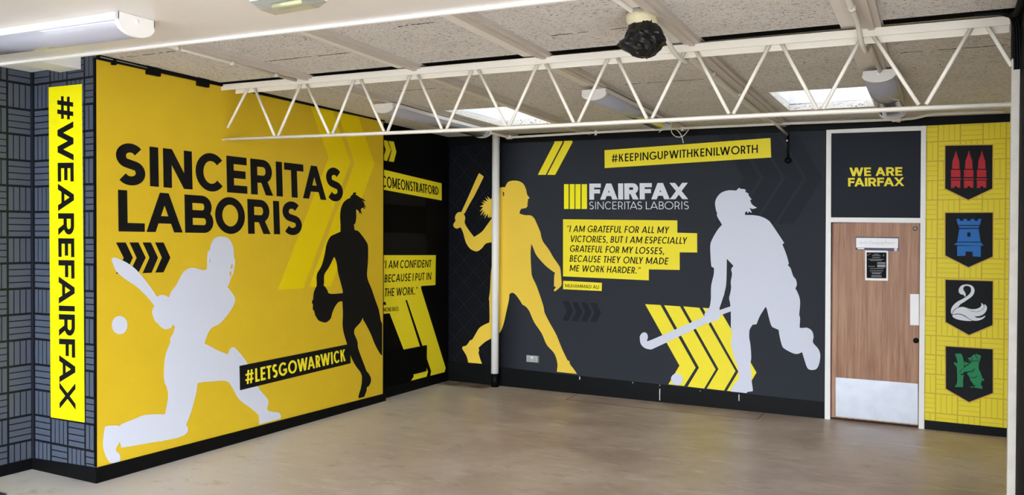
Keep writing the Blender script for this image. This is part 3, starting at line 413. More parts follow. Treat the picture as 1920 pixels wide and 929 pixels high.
def base_of(plane, pts, layer=0):
    us = [q[0] for q in pts]; vs = [q[1] for q in pts]
    return plane((min(us) + max(us)) / 2, min(vs), 0.0003 + layer * 0.001)

# ------------------------------------------------------------------ drawn alphabet (cap height 1)
def arc(cx, cy, rx, ry, s, sh, a0, a1, n=14):
    o = []; i_ = []
    for k in range(n + 1):
        a = math.radians(a0 + (a1 - a0) * k / n)
        o.append((cx + rx * math.cos(a), cy + ry * math.sin(a))); i_.append((cx + max(rx - s, 0.001) * math.cos(a), cy + max(ry - sh, 0.001) * math.sin(a)))
    return o + i_[::-1]
def R(x0, y0, x1, y1): return [(x0, y0), (x1, y0), (x1, y1), (x0, y1)]
def bowl(y0, y1, x0, w, s, sh):
    ry = (y1 - y0) / 2; rx = min(ry * 1.05, (w - x0) * 0.72); cx = w - rx; cy = (y0 + y1) / 2
    return [arc(cx, cy, rx, ry, s, sh, -90, 90), R(x0, y0, cx, y0 + sh), R(x0, y1 - sh, cx, y1)]
def glyph(c, w, s, sh):
    d = s * 1.06
    if c == 'I': return [R(0, 0, s, 1)]
    if c == 'L': return [R(0, 0, s, 1), R(0, 0, w, sh)]
    if c in 'EF':
        g = [R(0, 0, s, 1), R(0, 1 - sh, w, 1), R(0, 0.5 - sh / 2 + 0.01, w * 0.93, 0.5 + sh / 2 + 0.01)]
        return g + ([R(0, 0, w, sh)] if c == 'E' else [])
    if c == 'T': return [R(0, 1 - sh, w, 1), R(w / 2 - s / 2, 0, w / 2 + s / 2, 1)]
    if c == 'H': return [R(0, 0, s, 1), R(w - s, 0, w, 1), R(0, 0.5 - sh / 2, w, 0.5 + sh / 2)]
    if c == 'N': return [R(0, 0, s, 1), R(w - s, 0, w, 1), [(0, 1), (d, 1), (w, 0), (w - d, 0)]]
    if c == 'A':
        h = 0.22; k = (w - d) / 2
        return [[(0, 0), (d, 0), (k + d, 1), (k, 1)], [(w - d, 0), (w, 0), (k + d, 1), (k, 1)], R(k * h + d * 0.5, h, w - k * h - d * 0.5, h + sh * 0.9)]
    if c == 'V': k = (w - d) / 2; return [[(0, 1), (d, 1), (k + d, 0), (k, 0)], [(w - d, 1), (w, 1), (k + d, 0), (k, 0)]]
    if c == 'W':
        h = w / 2 + d / 2; o = []
        for x in (0, w - h):
            k = (h - d) / 2; o += [[(x, 1), (x + d, 1), (x + k + d, 0), (x + k, 0)], [(x + h - d, 1), (x + h, 1), (x + k + d, 0), (x + k, 0)]]
        return o
    if c == 'M':
        k = (w - d) / 2
        return [R(0, 0, s, 1), R(w - s, 0, w, 1), [(0, 1), (d, 1), (k + d, 0.12), (k, 0.12)], [(w - d, 1), (w, 1), (k + d, 0.12), (k, 0.12)]]
    if c == 'X': return [[(0, 0), (d, 0), (w, 1), (w - d, 1)], [(w - d, 0), (w, 0), (d, 1), (0, 1)]]
    if c == 'K': return [R(0, 0, s, 1), [(s * 0.7, 0.32), (s * 0.7, 0.32 + sh * 1.35), (w - d, 1), (w, 1)], [(w - d * 1.1, 0), (w, 0), (s + (w - s) * 0.42, 0.66), (s + (w - s) * 0.12, 0.52)]]
    if c == 'Y': k = (w - d) / 2; return [[(0, 1), (d, 1), (k + d, 0.42), (k, 0.42)], [(w - d, 1), (w, 1), (k + d, 0.42), (k, 0.42)], R(w / 2 - s / 2, 0, w / 2 + s / 2, 0.46)]
    if c == 'O': return [arc(w / 2, 0.5, w / 2, 0.515, s, sh, 0, 180, 20), arc(w / 2, 0.5, w / 2, 0.515, s, sh, 180, 360, 20)]
    if c == 'C': return [arc(w * 0.55, 0.5, w * 0.55, 0.515, s, sh, 42, 318, 26)]
    if c == 'G': return [arc(w * 0.53, 0.5, w * 0.53, 0.515, s, sh, 42, 325, 26), R(w * 0.55, 0.5 - sh, w, 0.5), R(w - s, 0.16, w, 0.5)]
    if c == 'D': return [R(0, 0, s, 1)] + bowl(0, 1, 0, w, s, sh)
    if c == 'B': return [R(0, 0, s, 1)] + bowl(0, 0.5 + sh / 2, 0, w, s, sh) + bowl(0.5 - sh / 2, 1, 0, w * 0.95, s, sh)
    if c == 'P': return [R(0, 0, s, 1)] + bowl(0.36, 1, 0, w, s, sh)
    if c == 'R': return [R(0, 0, s, 1)] + bowl(0.34, 1, 0, w * 0.97, s, sh) + [[(w - d * 1.08, 0), (w, 0), (w * 0.62 + d * 0.35, 0.42), (w * 0.62 - d * 0.62, 0.42)]]
    if c == 'U': ry = min(0.45, w * 0.5); return [R(0, ry, s, 1), R(w - s, ry, w, 1), arc(w / 2, ry, w / 2, ry + 0.015, s, sh, 180, 360)]
    if c == 'J': return [R(w - s, 0.3, w, 1), arc(w / 2, 0.3, w / 2, 0.315, s, sh, 200, 360)]
    if c == 'S':
        rx, ry = (w - s) / 2, (1.024 - sh) / 4; mid = 0.5; n_ = 22; ctr = []
        for k in range(n_ + 1): a = math.radians(33 + (236 - 33) * k / n_); ctr.append(Vector((w / 2 - .01 * w + rx * .95 * math.cos(a), mid + ry + ry * math.sin(a))))
        for k in range(n_ + 1): a = math.radians(56 - (56 + 147) * k / n_); ctr.append(Vector((w / 2 + rx * math.cos(a), mid - ry + ry * math.sin(a))))
        A, B = [], []
        for i, q in enumerate(ctr):
            t = (ctr[min(i + 1, len(ctr) - 1)] - ctr[max(i - 1, 0)]).normalized(); nrm = Vector((-t.y, t.x))
            hw = 0.53 * math.hypot(s * nrm.x, sh * nrm.y)
            A.append(tuple(q + nrm * hw)); B.append(tuple(q - nrm * hw))
        return [A + B[::-1]]
    if c == '#':
        t = s * 0.8; th = sh * 0.8; k = w * 0.12
        return [[(w * .16, 0), (w * .16 + t, 0), (w * .16 + t + k, 1), (w * .16 + k, 1)], [(w * .56, 0), (w * .56 + t, 0), (w * .56 + t + k, 1), (w * .56 + k, 1)], R(0, .24, w * .97, .24 + th), R(w * .03, .62, w, .62 + th)]
    if c == '“': return [[(x, .72), (x + s * .8, .72), (x + s * .6, 1.02), (x + s * .15, 1.02)] for x in (0, s * 1.3)]
    if c == '”': return [[(x + s * .15, .70), (x + s * .55, .70), (x + s * .9, 1.0), (x, 1.0)] for x in (0, s * 1.3)]
    if c == ',': return [[(0, 0), (s * 1.05, 0), (s * 1.05, s * 1.0), (0, s * 1.0)], [(s * .4, 0), (s * 1.05, 0), (s * .3, -s * 1.1), (-s * .1, -s * 1.1)]]
    if c == '.': return [R(0, 0, s * 1.1, s * 1.0)]
    raise ValueError(c)
MONT = dict(A=1.07, B=.92, C=.94, D=.98, E=.735, F=.72, G=.98, H=.95, K=.95, L=.715, M=1.15, N=.895, O=1.05, P=.84, R=.86, S=.79, T=.83, U=.92, V=1.04, W=1.52, X=1.04, Y=1.0)
MONT['#'] = .91
FUT = dict(A=.92, B=.58, C=.80, D=.80, E=.52, F=.50, G=.96, H=.72, K=.66, L=.46, M=1.0, N=.80, O=1.04, P=.55, R=.58, S=.56, T=.54, U=.70, V=.84, W=1.26, X=.72, Y=.72)
FUT['#'] = .86
def text_polys(txt, quad, style, s, slant=0.0, gap=None, space=None, sh=None):
    """letters fitted to the box whose corners are quad (bottom-left, bottom-right, top-right, top-left)"""
    q = [Vector(v) for v in quad]
    wid = ((q[1] - q[0]).length + (q[2] - q[3]).length) / 2; hei = ((q[3] - q[0]).length + (q[2] - q[1]).length) / 2
    target = wid / hei - slant
    gap = (0.13 if style is MONT else 0.17) if gap is None else gap
    space = 0.46 if space is None else space
    sh = s * 0.92 if sh is None else sh
    tight = {'AT': -.3, 'TA': -.4, 'LA': .35, 'FA': -.6, 'AX': 0, 'AV': 0, 'WA': -.2, 'AW': -.2, 'RT': .5, 'LT': 0, 'LY': -.2, 'TF': .5, 'RF': .9, 'AS': .15, 'AB': .6, 'BO': .5, 'AI': .6, 'IT': .6, 'LW': .05, 'RW': .3, 'OW': .4, 'YW': 0}
    fixed = 0.0; scal = 0.0; items = []
    for i, ch in enumerate(txt):
        if ch == ' ': scal += space; items.append((ch, 'sp', space)); continue
        if ch in 'I': w = ('f', s)
        elif ch in '“”': w = ('f', s * 2.2)
        elif ch in ',.': w = ('f', s * 1.1)
        else: w = ('k', style[ch])
        if w[0] == 'f': fixed += w[1]
        else: scal += w[1]
        g = 0.0
        if i < len(txt) - 1 and txt[i + 1] != ' ': g = gap * tight.get(txt[i:i + 2], 0.72 if (ch in 'ATVWYLX' or txt[i + 1] in 'ATVWYX') else (0.8 if ch in 'OCDG' or txt[i + 1] in 'OCDG' else 1.0))
        scal += g; items.append((ch, w[0], w[1], g))
    k = (target - fixed) / scal; x = 0.0; out = []
    for it in items:
        if it[1] == 'sp': x += it[2] * k; continue
        w = it[2] * (k if it[1] == 'k' else 1)
        out.append([[(x + a + slant * b, b) for a, b in poly] for poly in glyph(it[0], w, s, sh)])
        x += w + it[3] * k
    tot = target + slant; res = []
    for g in out:
        gp = []
        for poly in g:
            pp = []
            for a, b in poly:
                u = a / tot; lo = q[0] + (q[1] - q[0]) * u; hi = q[3] + (q[2] - q[3]) * u; r = lo + (hi - lo) * b; pp.append((r.x, r.y))
            gp.append(pp)
        res.append(gp)
    return res
def lettering(name, txt, plane, quad, style, s, m, parent=None, layer=2, **kw):
    bm = bmesh.new()
    for g in text_polys(txt, quad, style, s, **kw):
        for k, poly in enumerate(g): add_slab(bm, plane, poly, (), 0.0003 + layer * 0.001, 0.0007 + 0.00006 * (k % 4 if len(g) < 8 else 0))
    return link_mesh(name, bm, m, parent)

# ================================================================== the room
S = 'structure'
bm = bmesh.new(); add_box(bm, -0.85, 7.1, -3.05, 9.0, -0.12, 0.0)
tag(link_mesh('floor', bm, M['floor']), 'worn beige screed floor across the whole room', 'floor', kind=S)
for pts in ([(1.75, 8.83), (1.76, 8.454)], [(1.76, 8.454), (2.8, 8.44), (3.46, 8.447), (3.886, 8.485)], [(3.886, 8.485), (3.887, 8.83)]):
    bm = bmesh.new()
    for (a, b), (c, d) in zip(pts, pts[1:]):
        t = Vector((c - a, d - b, 0)).normalized(); nn = Vector((-t.y, t.x, 0)) * 0.004
        A, B = Vector((a, b, 0)), Vector((c, d, 0)); add_hexa(bm, [A - nn, B - nn, B + nn, A + nn], [v + Vector((0, 0, 0.0012)) for v in (A - nn, B - nn, B + nn, A + nn)])
    tag(link_mesh('trim_1', bm, M['lipping']), 'thin brown cover seam in the floor by the back wall', 'floor seam', kind=S)

# walls
yw = box('wall_left', -0.088, 0.0, YH + .003, 7.365, 0.0, 3.215, M['yellow'])
tag(yw, 'yellow printed wall with cricketer and netball player, on the left', 'wall', kind=S)
tag(box('wall_end', -0.79, -0.002, YH, YH + 0.12, 0.0, 3.3, M['hash']), 'grey basketweave end wall behind the vertical hashtag strip', 'wall', kind=S)
tag(box('wall_corridor', -0.91, -0.79, -3.05, YH + 0.12, 0.0, 3.3, M['hashleft']), 'grey basketweave side wall at the far left edge', 'wall', kind=S)
tag(box('wall_recess', -0.22, XR, 7.365 - 1.0, YB + 0.12, 0.0, 3.3, M['rec']), 'black recessed wall past the yellow wall', 'wall', kind=S)
tag(box('wall_back', -0.22, 4.487, YB, YB + 0.12, 0.0, 3.3, M['back']), 'dark slate printed back wall with batter and hockey player', 'wall', kind=S)
tag(box('wall_over_door', 4.487, 5.392, YB, YB + 0.12, 2.955, 3.3, M['black']), 'black strip of wall above the door frame', 'wall', kind=S)
tag(box('wall_behind_door', 4.487, 5.392, YB + 0.06, YB + 0.12, 0.0, 2.955, M['black']), 'dark backing behind the door', 'wall', kind=S)
tag(box('wall_back_right', 5.392, 7.1, YB, YB + 0.12, 0.0, 3.3, M['rightweave']), 'yellow basketweave wall with four shields beside the door', 'wall', kind=S)
bm = bmesh.new()
for y0, y1, z0, z1 in ((-3.05, -2.6, 0, 3.3), (1.2, YB, 0, 3.3), (-2.6, 1.2, 0, .08), (-2.6, 1.2, 2.1, 3.3)): add_box(bm, 7.0, 7.1, y0, y1, z0, z1)
tag(link_mesh('wall_right', bm, M['white']), 'side wall out of view on the right', 'wall', kind=S)
tag(box('window_4', 7.04, 7.045, -2.6, 1.2, .08, 2.1, M['glass']), 'added side window, unseen on the right, letting in extra light', 'window', kind=S)  # unseen glazing added to brighten the yellow wall and ceiling
# corner trims
tag(box('trim_2', -0.024, 0.0005, YH - 0.004, YH + 0.004, 0.12, 3.17, M['black']), 'black corner strip between grey weave and yellow wall', 'corner strip', kind=S)
tag(box('trim_3', -0.088, 0.003, 7.362, 7.372, 0.0, 3.16, M['black']), 'thin black end strip of the yellow wall', 'corner strip', kind=S)
tag(box('trim_4', -0.79, -0.772, YH - 0.006, YH, 0.08, 3.14, M['ink2']), 'dark inner corner strip of the grey weave walls', 'corner strip', kind=S)
# skirtings
def skirt(name, label, lo, hi, z0a, z0b, out):
    bm = bmesh.new(); a, b = Vector(lo), Vector(hi); o = Vector(out)
    add_hexa(bm, [a, b, b + o, a + o], [a + Vector((0, 0, z0a)), b + Vector((0, 0, z0b)), b + o * .8 + Vector((0, 0, z0b)), a + o * .8 + Vector((0, 0, z0a))])
    return tag(link_mesh(name, bm, M['black']), label, 'skirting board', kind=S)
skirt('baseboard_left', 'black scuffed skirting along the yellow wall', (0, YH - 0.014, 0), (0, 7.40, 0), 0.116, 0.083, (0.014, 0, 0))
skirt('baseboard_end', 'black skirting under the grey weave end wall', (-0.79, YH, 0), (0.014, YH, 0), 0.085, 0.116, (0, -0.014, 0))
skirt('baseboard_corridor', 'black skirting at the far left wall', (-0.79, -3.0, 0), (-0.79, YH, 0), 0.09, 0.085, (0.014, 0, 0))
skirt('baseboard_recess', 'black skirting under the recessed wall', (XR, 7.37, 0), (XR, YB, 0), 0.118, 0.118, (0.014, 0, 0))
skirt('baseboard_back', 'tall black skirting under the back wall', (XR, YB, 0), (4.53, YB, 0), 0.24, 0.165, (0, -0.02, 0))
skirt('baseboard_right', 'black skirting under the yellow weave wall', (5.40, YB, 0), (7.0, YB, 0), 0.085, 0.08, (0, -0.02, 0))
bm = bmesh.new()
for x, z0, z1 in ((1.76, .17, .205), (2.74, .02, .15), (2.74, .185, .195), (3.62, .10, .17), (2.42, .185, .195), (3.2, .165, .173)):
    add_box(bm, x - 0.004, x + 0.004, YB - 0.0225, YB - 0.0165, z0, z1)
tag(link_mesh('trim_5', bm, M['white']), 'white chips and joints in the black back skirting', 'paint chips', kind=S)
# black board between back wall and ceiling, black rail on the yellow wall
bm = bmesh.new()
for x0, x1, a, b in ((-0.09, 4.487, 3.03, 2.958), (4.487, 7.0, 2.958, 2.93)):
    lo = [(x0, YB - 0.03, a), (x1, YB - 0.03, b), (x1, YB, b), (x0, YB, a)]
    hi = [(x0, YB - 0.03, ceil(x0, YB) + .03), (x1, YB - 0.03, ceil(x1, YB) + .03), (x1, YB, ceil(x1, YB) + .03), (x0, YB, ceil(x0, YB) + .03)]
    add_hexa(bm, lo, hi)
tag(link_mesh('trim_6', bm, M['black']), 'black painted board along the top of the back wall', 'wall trim', kind=S)
t = thing('cable_rail', 'black cable rail with clips along the top of the yellow wall', 'rail', (0, 5.6, 3.14))
bm = bmesh.new(); add_hexa(bm, [(0.0, YH, 3.156), (0.022, YH, 3.156), (0.022, 7.365, 3.140), (0, 7.365, 3.140)], [(0.0, YH, 3.195), (0.022, YH, 3.195), (0.022, 7.365, 3.17), (0, 7.365, 3.17)]); link_mesh('rail', bm, M['black'], t)
for y0, y1, z0 in ((3.995, 4.022, 3.138), (4.295, 4.415, 3.121), (4.785, 4.9, 3.113)): box('clip', 0.0, 0.035, y0, y1, z0, 3.185, M['black'], t, 0.004)
tube('cable', [(0.026, YH + .02, 3.175), (0.026, 4.1, 3.172), (0.026, 4.3, 3.168)], 0.004, M['tapegrey'], t, 8)

# right-hand dark casing and the steel post edge the truss lands on
t = tag(box('wall_stub', 5.912, 7.0, 4.2, 5.2, 0, 3.25, M['darkgreen']), 'dark green-black casing wall at the right edge of view', 'wall', kind=S)

# soffit (lower flat ceiling towards the camera) with its white lip
bm = bmesh.new()
def sof(x): return 2.95 - 0.02 * x
def sed(x): return 3.046 + 0.031 * x
lo = [(-0.79, -3, sof(-.79)), (7, -3, sof(7)), (7, sed(7), sof(7)), (-0.79, sed(-.79), sof(-.79))]
add_hexa(bm, lo, [(a, b, 3.35) for a, b, c in lo])
tag(link_mesh('ceiling_soffit', bm, M['soffit']), 'smooth white lowered soffit at the top of view', 'ceiling', kind=S)
bm = bmesh.new(); lo = [(-0.79, sed(-.79) - .012, sof(-.79) - .014), (7, sed(7) - .012, sof(7) - .014), (7, sed(7) + .008, sof(7) - .014), (-0.79, sed(-.79) + .008, sof(-.79) - .014)]
add_hexa(bm, lo, [(a, b, c + .05) for a, b, c in lo]); tag(link_mesh('trim_7', bm, M['white']), 'white lip along the edge of the soffit', 'ceiling trim', kind=S)

# wood-wool ceiling with two rooflight openings
H1, H2 = (1.06, 1.84, 6.98, 8.14), (4.25, 5.03, 7.04, 8.04)
xs = sorted({-0.9, 7.05, H1[0], H1[1], H2[0], H2[1]}); ys = sorted({3.0, 9.0, H1[2], H1[3], H2[2], H2[3]})
bm = bmesh.new()
inh = lambda x, y: any(h[0] < x < h[1] and h[2] < y < h[3] for h in (H1, H2))
V = {}
def cv(x, y):
    if (x, y) not in V: V[(x, y)] = bm.verts.new((x, y, ceil(x, y)))
    return V[(x, y)]
for x0, x1 in zip(xs, xs[1:]):
    for y0, y1 in zip(ys, ys[1:]):
        if not inh((x0 + x1) / 2, (y0 + y1) / 2): bm.faces.new([cv(x0, y0), cv(x0, y1), cv(x1, y1), cv(x1, y0)])
r = bmesh.ops.extrude_face_region(bm, geom=bm.faces[:])
for v in r['geom']:
    if isinstance(v, bmesh.types.BMVert): v.co.z += 0.06
tag(link_mesh('ceiling', bm, M['woodwool']), 'beige wood-wool slab ceiling above the truss', 'ceiling', kind=S)
for k, h in enumerate((H1, H2)):
    w = thing('window_%d' % (k + 1), ('bright rooflight behind the steel truss, near the white column', 'bright rooflight behind the truss, beside the reflective lamp')[k], 'skylight', ((h[0] + h[1]) / 2, (h[2] + h[3]) / 2, ceil(h[0], h[2])), kind=S)
    bm = bmesh.new(); T = 0.22
    for (x0, x1, y0, y1) in ((h[0] - .04, h[0], h[2] - .04, h[3] + .04), (h[1], h[1] + .04, h[2] - .04, h[3] + .04), (h[0], h[1], h[2] - .04, h[2]), (h[0], h[1], h[3], h[3] + .04)):
        z = ceil((x0 + x1) / 2, (y0 + y1) / 2); add_box(bm, x0, x1, y0, y1, z + 0.061, z + T)
    link_mesh('upstand', bm, M['upstand'], w)
    zt = ceil(h[0], h[2]) + T + .115
    bm = bmesh.new()
    for (x0, x1, y0, y1) in ((h[0], h[0] + .03, h[2], h[3]), (h[1] - .03, h[1], h[2], h[3]), (h[0], h[1], h[2], h[2] + .03), (h[0], h[1], h[3] - .03, h[3])): add_box(bm, x0, x1, y0, y1, zt - .10, zt - .06)
    link_mesh('frame', bm, M['white'], w)
    box('pane', h[0], h[1], h[2], h[3], zt - .05, zt - .045, M['opal'], w)

# white nook ceiling over the grey weave walls
bm = bmesh.new(); add_box(bm, -0.79, -0.425, 3.0, YH, 3.132, 3.3); tag(link_mesh('ceiling_nook', bm, M['white']), 'white ceiling piece above the grey weave corner', 'ceiling', kind=S)
tag(box('boxed_duct', -0.425, -0.172, 3.03, YH - .001, 3.098, 3.22, M['white'], None, 0.004), 'white boxed duct above the vertical hashtag strip', 'duct')

# dark joint in the slabs above the truss
bm = bmesh.new()
for x0, x1 in ((0.0, .86), (1.03, 1.86), (2.12, 2.95), (3.17, 4.02), (4.22, 5.04), (5.25, 6.4)):
    lo = [(x0, 5.022, ceil(x0, 5.022) - .002), (x1, 5.022, ceil(x1, 5.022) - .002), (x1, 5.12, ceil(x1, 5.12) - .002), (x0, 5.12, ceil(x0, 5.12) - .002)]
    add_hexa(bm, lo, [(a, b, c + .012) for a, b, c in lo])
tag(link_mesh('trim_8', bm, M['blackmatt']), 'black open joint between ceiling slabs above the truss', 'ceiling joint', kind=S)
bm = bmesh.new()
for x0, x1, y in ((0.08, .68, 4.02), (1.04, 1.85, 4.53), (2.60, 2.86, 4.08), (3.375, 3.88, 4.635), (5.3, 5.9, 5.9), (1.2, 1.7, 5.9), (3.25, 3.9, 6.3)):
    n_ = 14
    for k in range(n_):
        if random.random() < .18: continue
        a, b = x0 + (x1 - x0) * k / n_, x0 + (x1 - x0) * (k + 1) / n_; w_ = random.uniform(.002, .006); dy = random.uniform(-.004, .004)
        lo = [(a, y + dy - w_, ceil(a, y) - .0015), (b, y + dy - w_, ceil(b, y) - .0015), (b, y + dy + w_, ceil(b, y) - .0015), (a, y + dy + w_, ceil(a, y) - .0015)]
        add_hexa(bm, lo, [(p_, q_, r_ + .01) for p_, q_, r_ in lo])
tag(link_mesh('trim_9', bm, M['crack']), 'dark cracks between the wood-wool slabs', 'ceiling joint', kind=S)
# ceiling beams: flat strip, steel channel with a ridge
def ceiling_beam(xa, ya, xb, yb, label, off=(0, 0)):
    t = thing('ceiling_beam', label, 'ceiling beam', ((xa + xb) / 2, (ya + yb) / 2, 3.0), kind=S)
    def run(name, o0, o1, d0, d1, m):
        bm = bmesh.new()
        lo = [(xa + o0, ya, ceil(xa, ya) - d1), (xa + o1, ya, ceil(xa, ya) - d1), (xb + o1, yb, ceil(xb, yb) - d1), (xb + o0, yb, ceil(xb, yb) - d1)]
        hi = [(a, b, ceil(xa if i < 2 else xb, b) + d0) for i, (a, b, c) in enumerate(lo)]
        add_hexa(bm, lo, hi); return link_mesh(name, bm, m, t)
    run('strip', -0.215, -0.10, 0.01, 0.006, M['beam'])
    run('channel', -0.10, 0.0, 0.01, 0.030, M['channel'])
    run('ridge', -0.068, -0.034, 0.01, 0.042, M['channel'])
    return t
B = [ceiling_beam(1.08, 3.2, 0.93, 8.84, 'painted ceiling beam nearest the yellow wall'),
     ceiling_beam(2.175, 3.2, 1.93, 8.84, 'painted ceiling beam passing left of the first rooflight'),
     ceiling_beam(3.225, 3.2, 3.06, 8.84, 'painted ceiling beam above the lamp at the middle of the truss'),
     ceiling_beam(4.25, 3.2, 4.12, 8.84, 'painted ceiling beam beside the black plastic bag'),
     ceiling_beam(5.262, 3.2, 5.2, 8.84, 'painted ceiling beam above the reflective lamp at the right')]
B[1]['label'] = 'painted ceiling beam on the right of the first rooflight'

# front of the building, behind the camera: window wall, ground outside
fw = thing('window_3', 'wide front window wall behind the viewer', 'window', (3.1, -3.0, 0), kind=S)
bm = bmesh.new()
for x0, x1, z0, z1 in ((-0.79, 7, 0, .08), (-0.79, 7, 2.85, 3.0), (-0.79, -.6, .08, 2.85), (6.8, 7, .08, 2.85)): add_box(bm, x0, x1, -3.05, -2.97, z0, z1)
for x in (.9, 2.4, 3.9, 5.4): add_box(bm, x - .03, x + .03, -3.04, -2.98, .08, 2.85)
link_mesh('frame', bm, M['white'], fw); box('pane', -.6, 6.8, -3.012, -3.006, .08, 2.85, M['glass'], fw)
tag(box('ground', -20, 25, -30, -3.06, -.2, -.1, M['ground']), 'pavement outside the front windows', 'ground', kind=S)

# ================================================================== roof truss
YT = 5.087
t = thing('roof_truss', 'cream steel lattice truss spanning the room under the ceiling', 'truss', (2.95, YT, 2.56))
tt, tf = [D['truss_top'][0], D['truss_top'][-1]], [D['truss_face'][0], D['truss_face'][-1]]
bm = bmesh.new()
for (a, b), (c, d) in zip(zip(tt, tf), zip(tt[1:], tf[1:])):
    add_hexa(bm, [(b[0], YT - .032, b[1]), (d[0], YT - .032, d[1]), (d[0], YT - .024, d[1]), (b[0], YT - .024, b[1])], [(a[0], YT - .032, a[1]), (c[0], YT - .032, c[1]), (c[0], YT - .024, c[1]), (a[0], YT - .024, a[1])])
    add_hexa(bm, [(b[0], YT - .032, a[1] - .004), (d[0], YT - .032, c[1] - .004), (d[0], YT + .05, c[1] - .004), (b[0], YT + .05, a[1] - .004)], [(a[0], YT - .032, a[1]), (c[0], YT - .032, c[1]), (c[0], YT + .05, c[1]), (a[0], YT + .05, a[1])])
link_mesh('top_chord', bm, M['steelwhite'], t)
bm = bmesh.new()
for b, d in zip(tf, tf[1:]):
    x0 = b[0] + (.12 if b is tf[0] else 0)
    add_hexa(bm, [(x0, YT + .018, b[1] - .03), (d[0], YT + .018, d[1] - .03), (d[0], YT + .026, d[1] - .03), (x0, YT + .026, b[1] - .03)], [(x0, YT + .018, b[1] + .04), (d[0], YT + .018, d[1] + .04), (d[0], YT + .026, d[1] + .04), (x0, YT + .026, b[1] + .04)])
link_mesh('lower_flange', bm, M['steelwhite'], t)
ch = D['truss_chord']
bm = bmesh.new()
for dy in (-.013, .013): add_tube(bm, [(x, YT + dy, z) for x, z in ch], 0.0125, 8)
link_mesh('bottom_chord', bm, M['steelwhite'], t, True)
tops, bots = D['truss_tops'], D['truss_bots']
def bar(a, b): tube('web_bar', [(a[0], YT, a[1] + .015), (b[0], YT, b[1])], 0.0115, M['steelwhite'], t, 8)
bar(tops[0][0], bots[0])
for k in range(10):
    bar(tops[k][1], bots[k + 1][0]); bar(tops[k + 1][0], bots[k + 1][1])
bar(tops[10][1], bots[11])
# steel post at its right end
t = thing('steel_post', 'narrow cream steel post carrying the right end of the truss', 'post', (5.892, YT, 0))
box('shaft', 5.873, 5.911, YT - .04, YT + .03, 0, 2.80, M['poststeel'], t, 0.003)
box('head_sleeve', 5.872, 5.913, YT - .044, YT + .034, 2.80, 3.07, M['black'], t, 0.003)
# column in front of the back wall
t = thing('column', 'round white column with black foot in front of the back wall', 'column', (0.66, 8.765, 0), kind='thing')
tube('shaft', [(0.655, 8.765, .165), (0.66, 8.765, 3.14)], 0.047, M['white'], t, 24)
tube('foot', [(0.658, 8.765, 0), (0.658, 8.765, .165)], 0.049, M['black'], t, 24)

# ================================================================== lamps
def lamp_profile(bm, cx, z, w, h, p0, p1, axis, x0=0.0, segs=12, lo=0.0, hi=1.0, inset=0.0):
    """D-section: flat top at z, curved belly; swept from p0 to p1 along axis"""
    def prof(s):
        pts = []
        for k in range(segs + 1):
            u = -1 + 2 * k / segs; e = abs(u)
            pts.append(((w / 2 - inset) * u, -(h - inset) * (.62 + .38 * (1 - e ** 2.2)) + (.10 * h * max(0, (e - .9) / .1) ** 2)))
        return pts
    P_ = prof(0)
    if lo == 0: P_ = [(-w / 2 + inset, 0)] + P_ + [(w / 2 - inset, 0)]
    rings = []
    for p_ in (p0, p1):
        zz = z(p_)
        rings.append([bm.verts.new((cx(p_) + a, p_, zz + b) if axis == 'y' else (p_, cx(p_) + a, zz + b)) for a, b in P_])
    n_ = len(P_)
    for i in range(n_ - 1): bm.faces.new([rings[0][i], rings[0][i + 1], rings[1][i + 1], rings[1][i]])
    bm.faces.new([rings[0][n_ - 1], rings[0][0], rings[1][0], rings[1][n_ - 1]])
    bm.faces.new(rings[0]); bm.faces.new(rings[1][::-1])
def batten_lamp(label, cx, z, p0, p1, axis, w=0.21, h=0.105, screw=True):
    pm = (p0 + p1) / 2
    t = thing('batten_lamp', label, 'ceiling lamp', (cx(pm), pm, z(pm) - h) if axis == 'y' else (pm, cx(pm), z(pm) - h), 'unlit batten lamps on the ceiling')
    bm = bmesh.new(); lamp_profile(bm, cx, z, w * .97, h * .97, p0 + .02, p1 - .02, axis); o = link_mesh('diffuser', bm, M['diffuser'], t, True)
    bm = bmesh.new(); zc = lambda q: z(q) + .001
    if axis == 'y': 
        for s_ in (-1, 1):
            lo = [(cx(p0) + s_ * w * .49 - .002, p0, z(p0) - h * .36), (cx(p0) + s_ * w * .49 + .002, p0, z(p0) - h * .36), (cx(p1) + s_ * w * .49 + .002, p1, z(p1) - h * .36), (cx(p1) + s_ * w * .49 - .002, p1, z(p1) - h * .36)]
            add_hexa(bm, lo, [(a, b, (z(p0) if i < 2 else z(p1))) for i, (a, b, c) in enumerate(lo)])
    else:
        for s_ in (-1, 1):
            lo = [(p0, cx(p0) + s_ * w * .49 - .002, z(p0) - h * .36), (p1, cx(p1) + s_ * w * .49 - .002, z(p1) - h * .36), (p1, cx(p1) + s_ * w * .49 + .002, z(p1) - h * .36), (p0, cx(p0) + s_ * w * .49 + .002, z(p0) - h * .36)]
            add_hexa(bm, lo, [(a, b, (z(p0) if i in (0, 3) else z(p1))) for i, (a, b, c) in enumerate(lo)])
    link_mesh('tray', bm, M['lampwhite'], t)
    for a, b in ((p0, p0 + .025), (p1 - .025, p1)):
        bm = bmesh.new(); lamp_profile(bm, cx, z, w, h, a, b, axis); c = link_mesh('end_cap', bm, M['lampwhite'], t)
        e = a if a == p0 else b; s_ = -1 if a == p0 else 1
        if axis == 'y': tube('screw_cap', [(cx(e), e, z(e) - .028), (cx(e), e + s_ * .004, z(e) - .028)], .010, M['plastic'], c, 12)
        else: tube('screw_cap', [(e, cx(e), z(e) - .028), (e + s_ * .004, cx(e), z(e) - .028)], .010, M['plastic'], c, 12)
    return t
